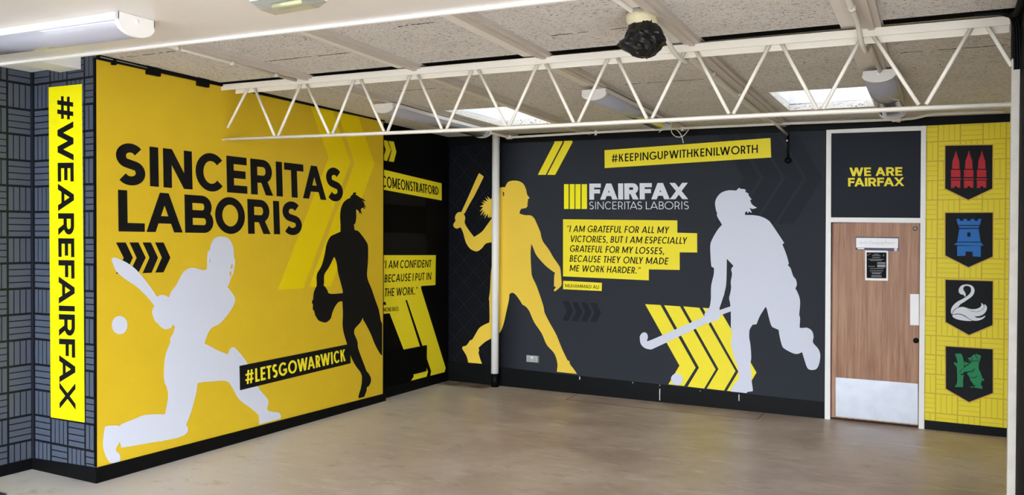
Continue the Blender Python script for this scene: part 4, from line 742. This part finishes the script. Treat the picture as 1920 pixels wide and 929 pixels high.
batten_lamp('large white batten lamp under the soffit at top left', lambda x: 2.60 + 0.03 * (x - 1.5), lambda x: sof(x) - .001, 0.40, 2.12, 'x', w=.20, h=.10)
batten_lamp('batten lamp beside the first rooflight, above the column', lambda y: 0.885 - 0.02 * (y - 6.2), lambda y: ceil(.9, y) - .043, 6.19, 8.12, 'y', w=.23, h=.09)
batten_lamp('batten lamp under the middle ceiling beam, over the long yellow hashtag', lambda y: 3.02 - 0.02 * (y - 6.2), lambda y: ceil(3.02, y) - .043, 6.19, 8.1, 'y', w=.22, h=.09)
batten_lamp('batten lamp beside the second rooflight, mirroring the sign below', lambda y: 5.15 - 0.005 * (y - 6.2), lambda y: ceil(5.15, y) - .046, 6.18, 8.0, 'y', w=.215, h=.085)
# emergency light on the soffit
t = thing('emergency_light', 'small clear emergency light under the soffit at the top edge', 'emergency light', (2.93, 2.69, 2.83))
xa, xb, ya, yb = 2.885, 3.19, 2.60, 2.755
zz = sof(2.9)
box('base', xa, xb, ya, yb, zz - .022, zz, M['plastic'], t, 0.004)
bm = bmesh.new(); add_hexa(bm, [(xa + .03, ya + .04, zz - .055), (xb - .02, ya + .04, zz - .055), (xb - .02, yb - .03, zz - .055), (xa + .03, yb - .03, zz - .055)], [(xa, ya, zz - .022), (xb, ya, zz - .022), (xb, yb, zz - .022), (xa, yb, zz - .022)]); link_mesh('cover', bm, M['clear'], t)
tube('tube', [(xa + .08, 2.66, zz - .038), (xb - .06, 2.66, zz - .038)], .009, M['tube'], t, 10)

# ================================================================== pipes and cables
def conduit(label, pts, r=0.012, couplers=(), group=None):
    t = thing('conduit', label, 'conduit', pts[len(pts) // 2], group)
    tube('pipe', bend(pts, .06), r, M['pipe'], t, 10)
    for a, b in couplers: tube('coupler', [a, b], r * 1.35, M['pipe'], t, 10)
    return t
z8 = lambda x: 3.068 - .0118 * x
zc = [(0.92, 6.3, 3.06), (0.93, 8.6, 3.05), (2.07, 8.6, 3.045), (2.76, 8.6, 3.037), (4.16, 8.6, 3.014), (5.15, 8.6, 2.990), (5.30, 8.6, 2.990), (5.42, 8.6, 3.02), (6.02, 8.6, 3.005)]
t = conduit('cream conduit running along the top of the back wall', zc, .014)
box('junction_box', 0.90, 0.965, 8.57, 8.63, 3.03, 3.075, M['pipe'], t, .006); box('junction_box', 5.10, 5.18, 8.57, 8.63, 2.97, 3.01, M['pipe'], t, .006)
for x in (2.05, 3.05): tube('saddle', [(x, 8.6, z8(x) - .03), (x, 8.6, ceil(x, 8.6) - .03)], .016, M['pipe'], t, 8)
cz = lambda x, y, d=.022: ceil(x, y) - d
conduit('cream conduit with couplers beside the beam nearest the yellow wall', [(0.955, 3.2, cz(.9, 3.2, .046)), (0.912, 5.0, cz(.9, 5.0, .046))], .013, [((.941, 3.8, cz(.9, 3.8, .046)), (.940, 3.84, cz(.9, 3.84, .046))), ((.929, 4.3, cz(.9, 4.3, .046)), (.928, 4.34, cz(.9, 4.34, .046))), ((.918, 4.75, cz(.9, 4.75, .046)), (.917, 4.79, cz(.9, 4.79, .046)))])
conduit('cream conduit dipping under the truss beside the black bag', [(4.03, 3.2, cz(4, 3.2)), (4.06, 4.75, cz(4, 4.75)), (4.08, 4.98, 2.985), (4.09, 5.16, 2.975), (4.05, 5.32, cz(4, 5.3)), (4.00, 8.2, cz(4, 8.2)), (4.06, 8.45, 2.99), (4.10, 8.825, 2.93)], .014, [((4.045, 6.0, cz(4, 6)), (4.045, 6.05, cz(4, 6.05))), ((4.03, 6.9, cz(4, 6.9)), (4.03, 6.95, cz(4, 6.95)))])
conduit('cream conduit dipping under the truss to the right-hand lamp', [(5.13, 3.2, cz(5.1, 3.2, .05)), (5.14, 4.8, cz(5.1, 4.8, .055)), (5.145, 5.0, 2.945), (5.15, 5.20, 2.935), (5.155, 5.36, cz(5.1, 5.3, .055)), (5.16, 6.18, cz(5.1, 6.1, .055))], .014, [((5.14, 4.5, cz(5.1, 4.5, .055)), (5.14, 4.54, cz(5.1, 4.5, .055)))])
t = thing('loose_cable', 'loose cream cables dangling from the conduit over the long hashtag', 'cable', (3.0, 8.55, 2.87))
def curve(pts, n=6):
    P_ = [Vector(q) for q in pts]; out = []
    for i in range(len(P_) - 1):
        p0, p1, p2, p3 = P_[max(i - 1, 0)], P_[i], P_[i + 1], P_[min(i + 2, len(P_) - 1)]
        for k in range(n):
            s = k / n; out.append(.5 * (2 * p1 + (p2 - p0) * s + (2 * p0 - 5 * p1 + 4 * p2 - p3) * s * s + (3 * p1 - p0 - 3 * p2 + p3) * s ** 3))
    return out + [P_[-1]]
tube('strand', curve([(2.80, 8.57, 3.00), (2.87, 8.56, 3.035), (2.93, 8.56, 3.05), (2.955, 8.55, 2.98), (3.01, 8.55, 2.935), (3.08, 8.55, 2.945), (3.13, 8.57, 3.01)]), .005, M['pipe'], t, 6)
tube('strand', curve([(2.97, 8.57, 3.03), (3.02, 8.55, 3.0), (3.06, 8.55, 2.94), (3.08, 8.55, 2.865)]), .005, M['pipe'], t, 6)
t = thing('black_drop_pipe', 'black drop pipe with round end hanging by the long hashtag', 'pipe', (4.105, 8.835, 2.64))
tube('pipe', [(4.104, 8.84, 2.95), (4.107, 8.84, 2.68)], .011, M['black'], t, 12)
tube('round_box', [(4.107, 8.862, 2.662), (4.107, 8.815, 2.662)], .032, M['black'], t, 20)
tube('white_band', [(4.1, 8.84, 2.876), (4.1, 8.84, 2.862)], .0125, M['plastic'], t, 12)
# cables at the head of the post
t = thing('black_cable_bundle', 'black cables draped over the head of the steel post', 'cable', (5.9, 5.0, 2.9))
for k, (dx, dz) in enumerate(((0, 0), (.012, .015), (.024, -.01))):
    tube('strand', curve([(5.70 + dx, YT - .04, 3.055 + dz * .5), (5.82 + dx, YT - .05, 3.045 + dz), (5.875 + dx, YT - .055, 2.99), (5.885 + dx, YT - .055, 2.82), (5.888 + dx, YT - .05, 2.74)]), .007, M['black'], t, 8)
tube('strand', curve([(5.83, YT - .04, 3.05), (5.885, 4.98, 3.02), (5.89, 4.6, 3.01), (5.89, 4.2, 3.03)]), .018, M['darkgreen'], t, 8)

# wrapped projector
t = thing('wrapped_fitting', 'ceiling fitting wrapped in a black plastic bag and masking tape', 'wrapped fitting', (4.09, 4.3, 2.84))
def bag_rings(name, lv, m, seg=34, crinkle=0.0, jag=0.0, flat=False):
    bm = bmesh.new(); rings = []
    for li, (z, xa_, xb_, dp) in enumerate(lv):
        cx, rx = (xa_ + xb_) / 2, (xb_ - xa_) / 2; ring = []
        for k in range(seg):
            a = 2 * math.pi * k / seg
            f = 1 + crinkle * (math.sin(5 * a + li * .9) * .5 + math.sin(11 * a - li * 1.7) * .35 + math.sin(17 * a + li * 2.3) * .25)
            j = [random.uniform(-jag, jag) for _ in range(3)]
            ring.append(bm.verts.new((cx + rx * f * math.cos(a) + j[0], 4.3 + dp * f * math.sin(a) + j[1], z + crinkle * .06 * math.sin(7 * a + li) + j[2] * .6)))
        rings.append(ring)
    for a, b in zip(rings, rings[1:]):
        for k in range(seg): bm.faces.new([a[k], a[(k + 1) % seg], b[(k + 1) % seg], b[k]])
    bm.faces.new(rings[0]); bm.faces.new(rings[-1][::-1])
    return link_mesh(name, bm, m, t, not flat)
bag_rings('bag', [(3.03, 4.025, 4.165, .075), (3.012, 4.018, 4.172, .08), (2.995, 4.012, 4.188, .092), (2.975, 4.008, 4.202, .10), (2.958, 4.0, 4.212, .108), (2.942, 3.99, 4.218, .112), (2.928, 3.958, 4.220, .112), (2.912, 3.95, 4.214, .11), (2.898, 3.972, 4.204, .106), (2.882, 3.992, 4.192, .1), (2.866, 4.02, 4.175, .09), (2.852, 4.05, 4.15, .07), (2.84, 4.075, 4.125, .035)], M['bag'], crinkle=.06, jag=.0055, flat=True)
bag_rings('masking_tape', [(3.078, 4.0, 4.158, .08), (3.055, 3.998, 4.165, .082), (3.03, 4.005, 4.172, .082), (3.015, 4.015, 4.172, .08)], M['tape'], crinkle=.015)
bag_rings('grey_tape', [(3.10, 4.002, 4.150, .078), (3.076, 3.998, 4.158, .081)], M['tapegrey'], crinkle=.012)
bag_rings('bag_top', [(3.125, 4.03, 4.12, .05), (3.11, 4.0, 4.145, .07), (3.098, 4.004, 4.148, .076)], M['bag'], crinkle=.09)

# ================================================================== yellow wall graphics
bc = D['bright_chevrons']
t = thing('chevron_pair', 'tall pair of lemon yellow chevrons behind the netball player', 'wall graphic', base_of(pl_yel, bc[0]))
for c in bc: slab('chevron', pl_yel, c, M['lemon'], t, layer=0)
t = thing('wall_lettering', 'large black SINCERITAS LABORIS lettering on the yellow wall', 'lettering', base_of(pl_yel, D['lab_text']))
lettering('lettering', 'SINCERITAS', pl_yel, D['sinc_text'], MONT, 0.25, M['ink'], t, 1, gap=.14, sh=.21)
lettering('lettering', 'LABORIS', pl_yel, D['lab_text'], MONT, 0.25, M['ink'], t, 1, gap=.13, sh=.21)
bc = D['black_chevrons']
t = thing('chevron_row', 'row of four black chevrons behind the cricket bat', 'wall graphic', base_of(pl_yel, bc[0]))
for c in bc: slab('chevron', pl_yel, c, M['ink'], t, layer=0)
t = thing('cricketer_silhouette', 'pale grey cricketer silhouette kneeling to sweep, on the yellow wall', 'silhouette', base_of(pl_yel, D['cricketer']))
slab('body', pl_yel, D['cricketer'], M['pale'], t, D['cricketer_holes'], 1, soft=True); slab('bat', pl_yel, D['cricket_bat'], M['pale'], t, (), 2, soft=True)
tag(slab('ball_graphic', pl_yel, D['cricket_ball'], M['pale'], None, (), 1), 'pale grey cricket ball on the yellow wall by the tiled corner', 'ball graphic')
t = thing('netball_player_silhouette', 'black netball player silhouette holding a ball, on the yellow wall', 'silhouette', base_of(pl_yel, D['netballer']))
slab('body', pl_yel, D['netballer'], M['ink'], t, [D['netballer_hole']], 1, soft=True); slab('ball', pl_yel, D['netball'], M['ink'], t, (), 2)
t = thing('hashtag_banner', 'tilted black banner reading #LETSGOWARWICK over the cricketer', 'banner', base_of(pl_yel, D['warwick_panel'], 3))
slab('panel', pl_yel, D['warwick_panel'], M['ink'], t, (), 3); lettering('lettering', '#LETSGOWARWICK', pl_yel, D['warwick_text'], FUT, 0.20, M['panel'], t, 4, sh=.165)

# ================================================================== hashtag strip
t = thing('hashtag_strip', 'tall fluorescent yellow strip with a vertical black hashtag on the grey weave', 'banner', base_of(pl_hsh, D['hash_panel'], 0))
slab('panel', pl_hsh, D['hash_panel'], M['bright'], t, (), 0, th=.002)
lettering('lettering', '#WEAREFAIRFAX', pl_hsh, D['hash_text'], MONT, 0.215, M['ink'], t, 2, gap=.12, sh=.205)

# ================================================================== recessed wall graphics
t = thing('grey_print_panel', 'charcoal panels around a blank black board on the recessed wall', 'wall graphic', base_of(pl_rec, D['rec_grey'][1]))
for c in D['rec_grey']: slab('charcoal_patch', pl_rec, c, M['recgrey'], t, (), 0)
tag(slab('blank_board', pl_rec, D['rec_black'], M['blackmatt'], None, (), 1, th=.012), 'blank matt black board on the recessed wall, under the yellow hashtag', 'board')
t = thing('chevron_row', 'small yellow chevrons at the top of the black recessed wall', 'wall graphic', base_of(pl_rec, D['rec_chevrons'][1]))
for c in D['rec_chevrons']: slab('chevron', pl_rec, c, M['panel'], t, (), 0)
t = thing('hashtag_banner', 'slanting yellow banner reading COMEONSTRATFORD on the recessed wall', 'banner', base_of(pl_rec, D['strat_panel'], 2))
slab('panel', pl_rec, D['strat_panel'], M['panel'], t, (), 1); lettering('lettering', 'COMEONSTRATFORD', pl_rec, D['strat_text'], FUT, 0.16, M['ink'], t, 2)
t = thing('slanting_bars', 'two broad slanting yellow bars low on the recessed wall', 'wall graphic', base_of(pl_rec, D['slant_bars'][1]))
for c in D['slant_bars']: slab('bar', pl_rec, c, M['panel'], t, (), 0)
t = thing('quote_panel', 'yellow quote panel I AM CONFIDENT on the recessed wall', 'quote panel', base_of(pl_rec, D['conf_panel'], 1))
slab('panel', pl_rec, D['conf_panel'], M['panel'], t, (), 1)
for s_, q in zip(('“I AM CONFIDENT', 'BECAUSE I PUT IN', 'THE WORK.”'), D['conf_text']): lettering('lettering', s_, pl_rec, q, FUT, 0.165, M['ink'], t, 2, slant=.12)
t = thing('name_tag', 'small yellow name tag below the quote on the recessed wall', 'name tag', base_of(pl_rec, D['biles_panel'], 2))
slab('panel', pl_rec, D['biles_panel'], M['panel'], t, (), 1, th=.004); lettering('lettering', 'MONE BILES', pl_rec, D['biles_text'], FUT, 0.16, M['ink'], t, 5)
tag(slab('black_box_panel', pl_rec, D['rec_lower'], M['blackmatt'], None, (), 1, th=.02), 'low black boxed panel crossing the slanting yellow bars', 'panel')

# ================================================================== back wall graphics
t = thing('chevron_row', 'row of four faint dark chevrons beside the hockey stick', 'wall graphic', base_of(pl_bak, D['dark_chevrons'][0]))
for c in D['dark_chevrons']: slab('chevron', pl_bak, c, M['ink2'], t, (), 0)
t = thing('large_chevrons', 'large faint chevrons at top right, behind the hockey player', 'wall graphic', base_of(pl_bak, D['faint_chevrons'][3]))  # printed bands slightly darker than the wall
for c in D['faint_chevrons']: slab('chevron', pl_bak, c, M['faint'], t, (), 0)
t = thing('stripe_pair', 'two short slanting yellow stripes above the batter', 'wall graphic', base_of(pl_bak, D['top_bars'][0]))
for c in D['top_bars']: slab('stripe', pl_bak, c, M['panel'], t, (), 0)
t = thing('hashtag_banner', 'long tilted yellow banner reading #KEEPINGUPWITHKENILWORTH on the back wall', 'banner', base_of(pl_bak, D['keep_panel'], 2))
slab('panel', pl_bak, D['keep_panel'], M['panel'], t, (), 2); lettering('lettering', '#KEEPINGUPWITHKENILWORTH', pl_bak, D['keep_text'], FUT, 0.165, M['ink'], t, 3)
t = thing('batter_silhouette', 'gold softball batter silhouette striding behind the white column', 'silhouette', base_of(pl_bak, D['batter']))
slab('body', pl_bak, D['batter'], M['gold'], t, [D['batter_hole']], 1, soft=True)
bt = slab('bat', pl_bak, D['softball_bat'], M['gold'], t, (), 0, soft=True); slab('knob', pl_bak, D['softball_knob'], M['gold'], bt, (), 0, soft=True)
t = thing('school_logo', 'school logo of four yellow bars beside white lettering on the back wall', 'logo', base_of(pl_bak, D['logo_bars'][0]))
for c in D['logo_bars']: slab('bar', pl_bak, c, M['bright'], t, (), 0)
lettering('title', 'FAIRFAX', pl_bak, D['logo_big'], MONT, 0.325, M['logo'], t, 1, gap=.07, sh=.25); lettering('motto', 'SINCERITAS LABORIS', pl_bak, D['logo_thin'], FUT, 0.10, M['logo'], t, 1, gap=.2)
t = thing('quote_panel', 'stepped yellow quote panel I AM GRATEFUL on the back wall', 'quote panel', base_of(pl_bak, D['quote_panel'], 1))
slab('panel', pl_bak, D['quote_panel'], M['panel'], t, (), 1)
for s_, q in zip(('“I AM GRATEFUL FOR ALL MY', 'VICTORIES, BUT I AM ESPECIALLY', 'GRATEFUL FOR MY LOSSES,', 'BECAUSE THEY ONLY MADE', 'ME WORK HARDER.”'), D['quote_text']): lettering('lettering', s_, pl_bak, q, FUT, 0.155, M['ink'], t, 2, slant=.16, space=.52)
t = thing('name_tag', 'small yellow name tag under the stepped quote panel', 'name tag', base_of(pl_bak, D['ali_panel'], 1))
slab('panel', pl_bak, D['ali_panel'], M['panel'], t, (), 1); lettering('lettering', 'MUHAMMAD ALI', pl_bak, D['ali_text'], FUT, 0.15, M['ink'], t, 2)
t = thing('chevron_row', 'four big yellow chevrons behind the hockey stick', 'wall graphic', base_of(pl_bak, D['hockey_chevrons'][0]))
for c in D['hockey_chevrons']: slab('chevron', pl_bak, c, M['panel'], t, (), 1)
t = thing('hockey_player_silhouette', 'pale grey hockey player silhouette leaning over a stick', 'silhouette', base_of(pl_bak, D['hockey']))
slab('body', pl_bak, D['hockey'], M['pale'], t, (), 2, soft=True); slab('stick', pl_bak, D['hockey_stick'], M['pale'], t, (), 3, soft=True)
tag(slab('ball_graphic', pl_bak, D['hockey_ball'], M['pale'], None, (), 3), 'pale grey hockey ball at the foot of the yellow chevrons', 'ball graphic')

# socket outlet
q = D['socket']; x0, x1 = min(a for a, b in q), max(a for a, b in q); z0, z1 = min(b for a, b in q) + .004, max(b for a, b in q) - .004
t = thing('socket_outlet', 'double steel socket outlet low on the dark back wall', 'socket', ((x0 + x1) / 2, YB, z0))
box('plate', x0, x1, YB - .012, YB, z0, z1, M['socket'], t, .004)
for k in (0.25, 0.75):
    xc = x0 + (x1 - x0) * k; zc_ = (z0 + z1) / 2
    bm = bmesh.new()
    for dx, dz in ((0, .006), (-.011, -.016), (.011, -.016)): add_box(bm, xc + dx - .0025, xc + dx + .0025, YB - .0135, YB - .011, zc_ + dz - .005, zc_ + dz + .005)
    link_mesh('pin_holes', bm, M['ink'], t)
    box('switch', (x0 + x1) / 2 + (k - .5) * .03 - .006, (x0 + x1) / 2 + (k - .5) * .03 + .006, YB - .015, YB - .011, z1 - .034, z1 - .014, M['plastic'], t, .001)
box('side_clip', x1 + .008, x1 + .016, YB - .012, YB, z0, z1 + .002, M['tapegrey'], t, .001)

# ================================================================== door
t = thing('door_1', 'brown veneered door with steel kick plate in a white frame', 'door', (4.94, YB, 0), kind=S)
bm = bmesh.new(); y0, y1 = YB - .022, YB + .055
add_hexa(bm, [(4.487, y0, 0), (4.540, y0, 0), (4.540, y1, 0), (4.487, y1, 0)], [(4.481, y0, 2.966), (4.527, y0, 2.966), (4.527, y1, 2.966), (4.481, y1, 2.966)])
add_hexa(bm, [(5.348, y0, 0), (5.396, y0, 0), (5.396, y1, 0), (5.348, y1, 0)], [(5.345, y0, 2.946), (5.389, y0, 2.946), (5.389, y1, 2.946), (5.345, y1, 2.946)])
add_hexa(bm, [(4.527, y0, 2.922), (5.345, y0, 2.902), (5.345, y1, 2.902), (4.527, y1, 2.922)], [(4.527, y0, 2.966), (5.345, y0, 2.946), (5.345, y1, 2.946), (4.527, y1, 2.966)])
add_hexa(bm, [(4.53, y0 + .002, 2.016), (5.348, y0 + .002, 2.004), (5.348, y1, 2.004), (4.53, y1, 2.016)], [(4.53, y0 + .002, 2.065), (5.348, y0 + .002, 2.052), (5.348, y1, 2.052), (4.53, y1, 2.065)])
link_mesh('frame', bm, M['white'], t)
leaf = box('leaf', 4.552, 5.338, YB - .004, YB + .04, 0.022, 2.008, M['wood'], t)
bm = bmesh.new()
for x0, x1 in ((4.541, 4.552), (5.338, 5.347)): add_box(bm, x0, x1, YB - .003, YB + .04, .022, 2.006)
link_mesh('lipping', bm, M['lipping'], leaf)
pl_dr = lambda u, v, d: (u, YB - .004 - d, v)
slab('kick_plate', pl_dr, D['kick'], M['chrome'], leaf, (), 0, th=.0015); slab('push_plate', pl_dr, D['push'], M['plastic'], leaf, (), 0, th=.002)
a = D['lock']; lk = tube('lock', [(a[0], YB - .004, a[1]), (a[0], YB - .012, a[1])], .026, M['brass'], leaf, 20)
a = D['disc']; tube('disc', [(a[0], YB - .004, a[1]), (a[0], YB - .007, a[1])], .022, M['chrome'], leaf, 20)
# transom panel
t = thing('transom_panel', 'dark panel over the door with two lines of yellow lettering', 'sign', base_of(pl_bak, D['transom']))
q = D['transom']; bm = bmesh.new(); add_slab(bm, pl_bak, [(4.528, 2.065), (5.346, 2.052), (5.345, 2.903), (4.528, 2.923)], (), -.02, .022); link_mesh('panel', bm, M['slate'], t)
lettering('lettering', 'WE ARE', pl_bak, D['we_text'], MONT, 0.26, M['panel'], t, 2, gap=.09, sh=.21); lettering('lettering', 'FAIRFAX', pl_bak, D['fx_text'], MONT, 0.26, M['panel'], t, 2, gap=.09, sh=.21)
# room sign and notice on the door
t = thing('room_sign', 'white Girls Changing Room sign in a purple holder on the door', 'sign', base_of(pl_dr, D['sign_frame']))
slab('holder', pl_dr, D['sign_frame'], M['navy'], t, (), 0, th=.006); slab('plate', pl_dr, D['sign_plate'], M['plastic'], t, (), 6, th=.002); slab('tab', pl_dr, D['sign_tab'], M['plastic'], t, (), 6, th=.002)
a = D['sign_knob']; tube('slider', [(a[0], YB - .01, a[1]), (a[0], YB - .016, a[1])], .017, M['plastic'], t, 16)
fc = bpy.data.curves.new('lettering', 'FONT'); fc.body = 'Girls Changing Room'; fc.align_x = 'CENTER'; fc.size = 1.0; fc.extrude = 0.002
fo = bpy.data.objects.new('lettering', fc); COL.objects.link(fo); bpy.context.view_layer.update()
me = bpy.data.meshes.new_from_object(fo.evaluated_get(bpy.context.evaluated_depsgraph_get())); bpy.data.objects.remove(fo)
q = D['sign_text']; xs_ = [v.co.x for v in me.vertices]; w_ = max(xs_) - min(xs_); k_ = (q[1][0] - q[0][0]) / w_
bm = bmesh.new(); bm.from_mesh(me); bpy.data.meshes.remove(me)
for v in bm.verts: v.co = Vector(((q[0][0] + q[1][0]) / 2 + v.co.x * k_, YB - .004 - .0088 + v.co.z * .1, (q[0][1] + q[1][1]) / 2 + v.co.y * k_ * 1.15))
link_mesh('lettering', bm, M['faintletter'], t)
t = thing('notice', 'small black notice in a white frame below the door sign', 'notice', base_of(pl_dr, D['notice_frame']))
slab('frame', pl_dr, D['notice_frame'], M['plastic'], t, (), 0, th=.003); slab('sheet', pl_dr, D['notice'], M['ink'], t, (), 3)
bm = bmesh.new()
for c in D['notice_lines'] + D['notice_box']: add_slab(bm, pl_dr, c, (), .0045, .0005)
link_mesh('small_print', bm, M['noticegrey'], t)

# ================================================================== shields on the yellow weave
def shield(k, name, label):
    t = thing(name, label, 'shield', base_of(pl_bak, D['border%d' % k]), 'black shields on the yellow weave wall')
    slab('border', pl_bak, D['border%d' % k], M['ochre'], t, (), 0); slab('field', pl_bak, D['shield%d' % k], M['shield'], t, (), 1); return t
t = shield(0, 'shield_badge', 'black shield with three red spires, topmost on the yellow weave')
for sp in D['spires']:
    bm = bmesh.new()
    for c in sp: add_slab(bm, pl_bak, c, (), .0023, .0009)
    link_mesh('spire', bm, M['red'], t)
t = shield(1, 'shield_badge', 'black shield with a blue castle tower')
bm = bmesh.new()
for k, c in enumerate(D['castle']): add_slab(bm, pl_bak, c, [D['castle_window']] if k == 2 else (), .0023, .0009)
link_mesh('tower', bm, M['blue'], t)
t = shield(2, 'shield_badge', 'black shield with a white swan')
bm = bmesh.new()
for c in D['swan']: add_slab(bm, pl_bak, smooth_line(c), (), .0023, .0009)
link_mesh('swan', bm, M['logo'], t)
t = shield(3, 'shield_badge', 'black shield with a green bear and ragged staff, lowest of the four')
slab('staff', pl_bak, D['staff'], M['green'], t, (), 2, soft=True)
bm = bmesh.new()
for c in D['bear']: add_slab(bm, pl_bak, smooth_line(c), (), .0033, .0009)
be = link_mesh('bear', bm, M['green'], t)
for c in D['bear_lines']: slab('drawn_line', pl_bak, c, M['shield'], be, (), 4, th=.0006)

# floor mat peeping in at the lower left corner
tag(box('floor_mat', -0.76, -0.30, 2.2, 3.39, 0.0, .008, M['mat'], None, .003), 'dark grey floor mat at the bottom left corner', 'mat')
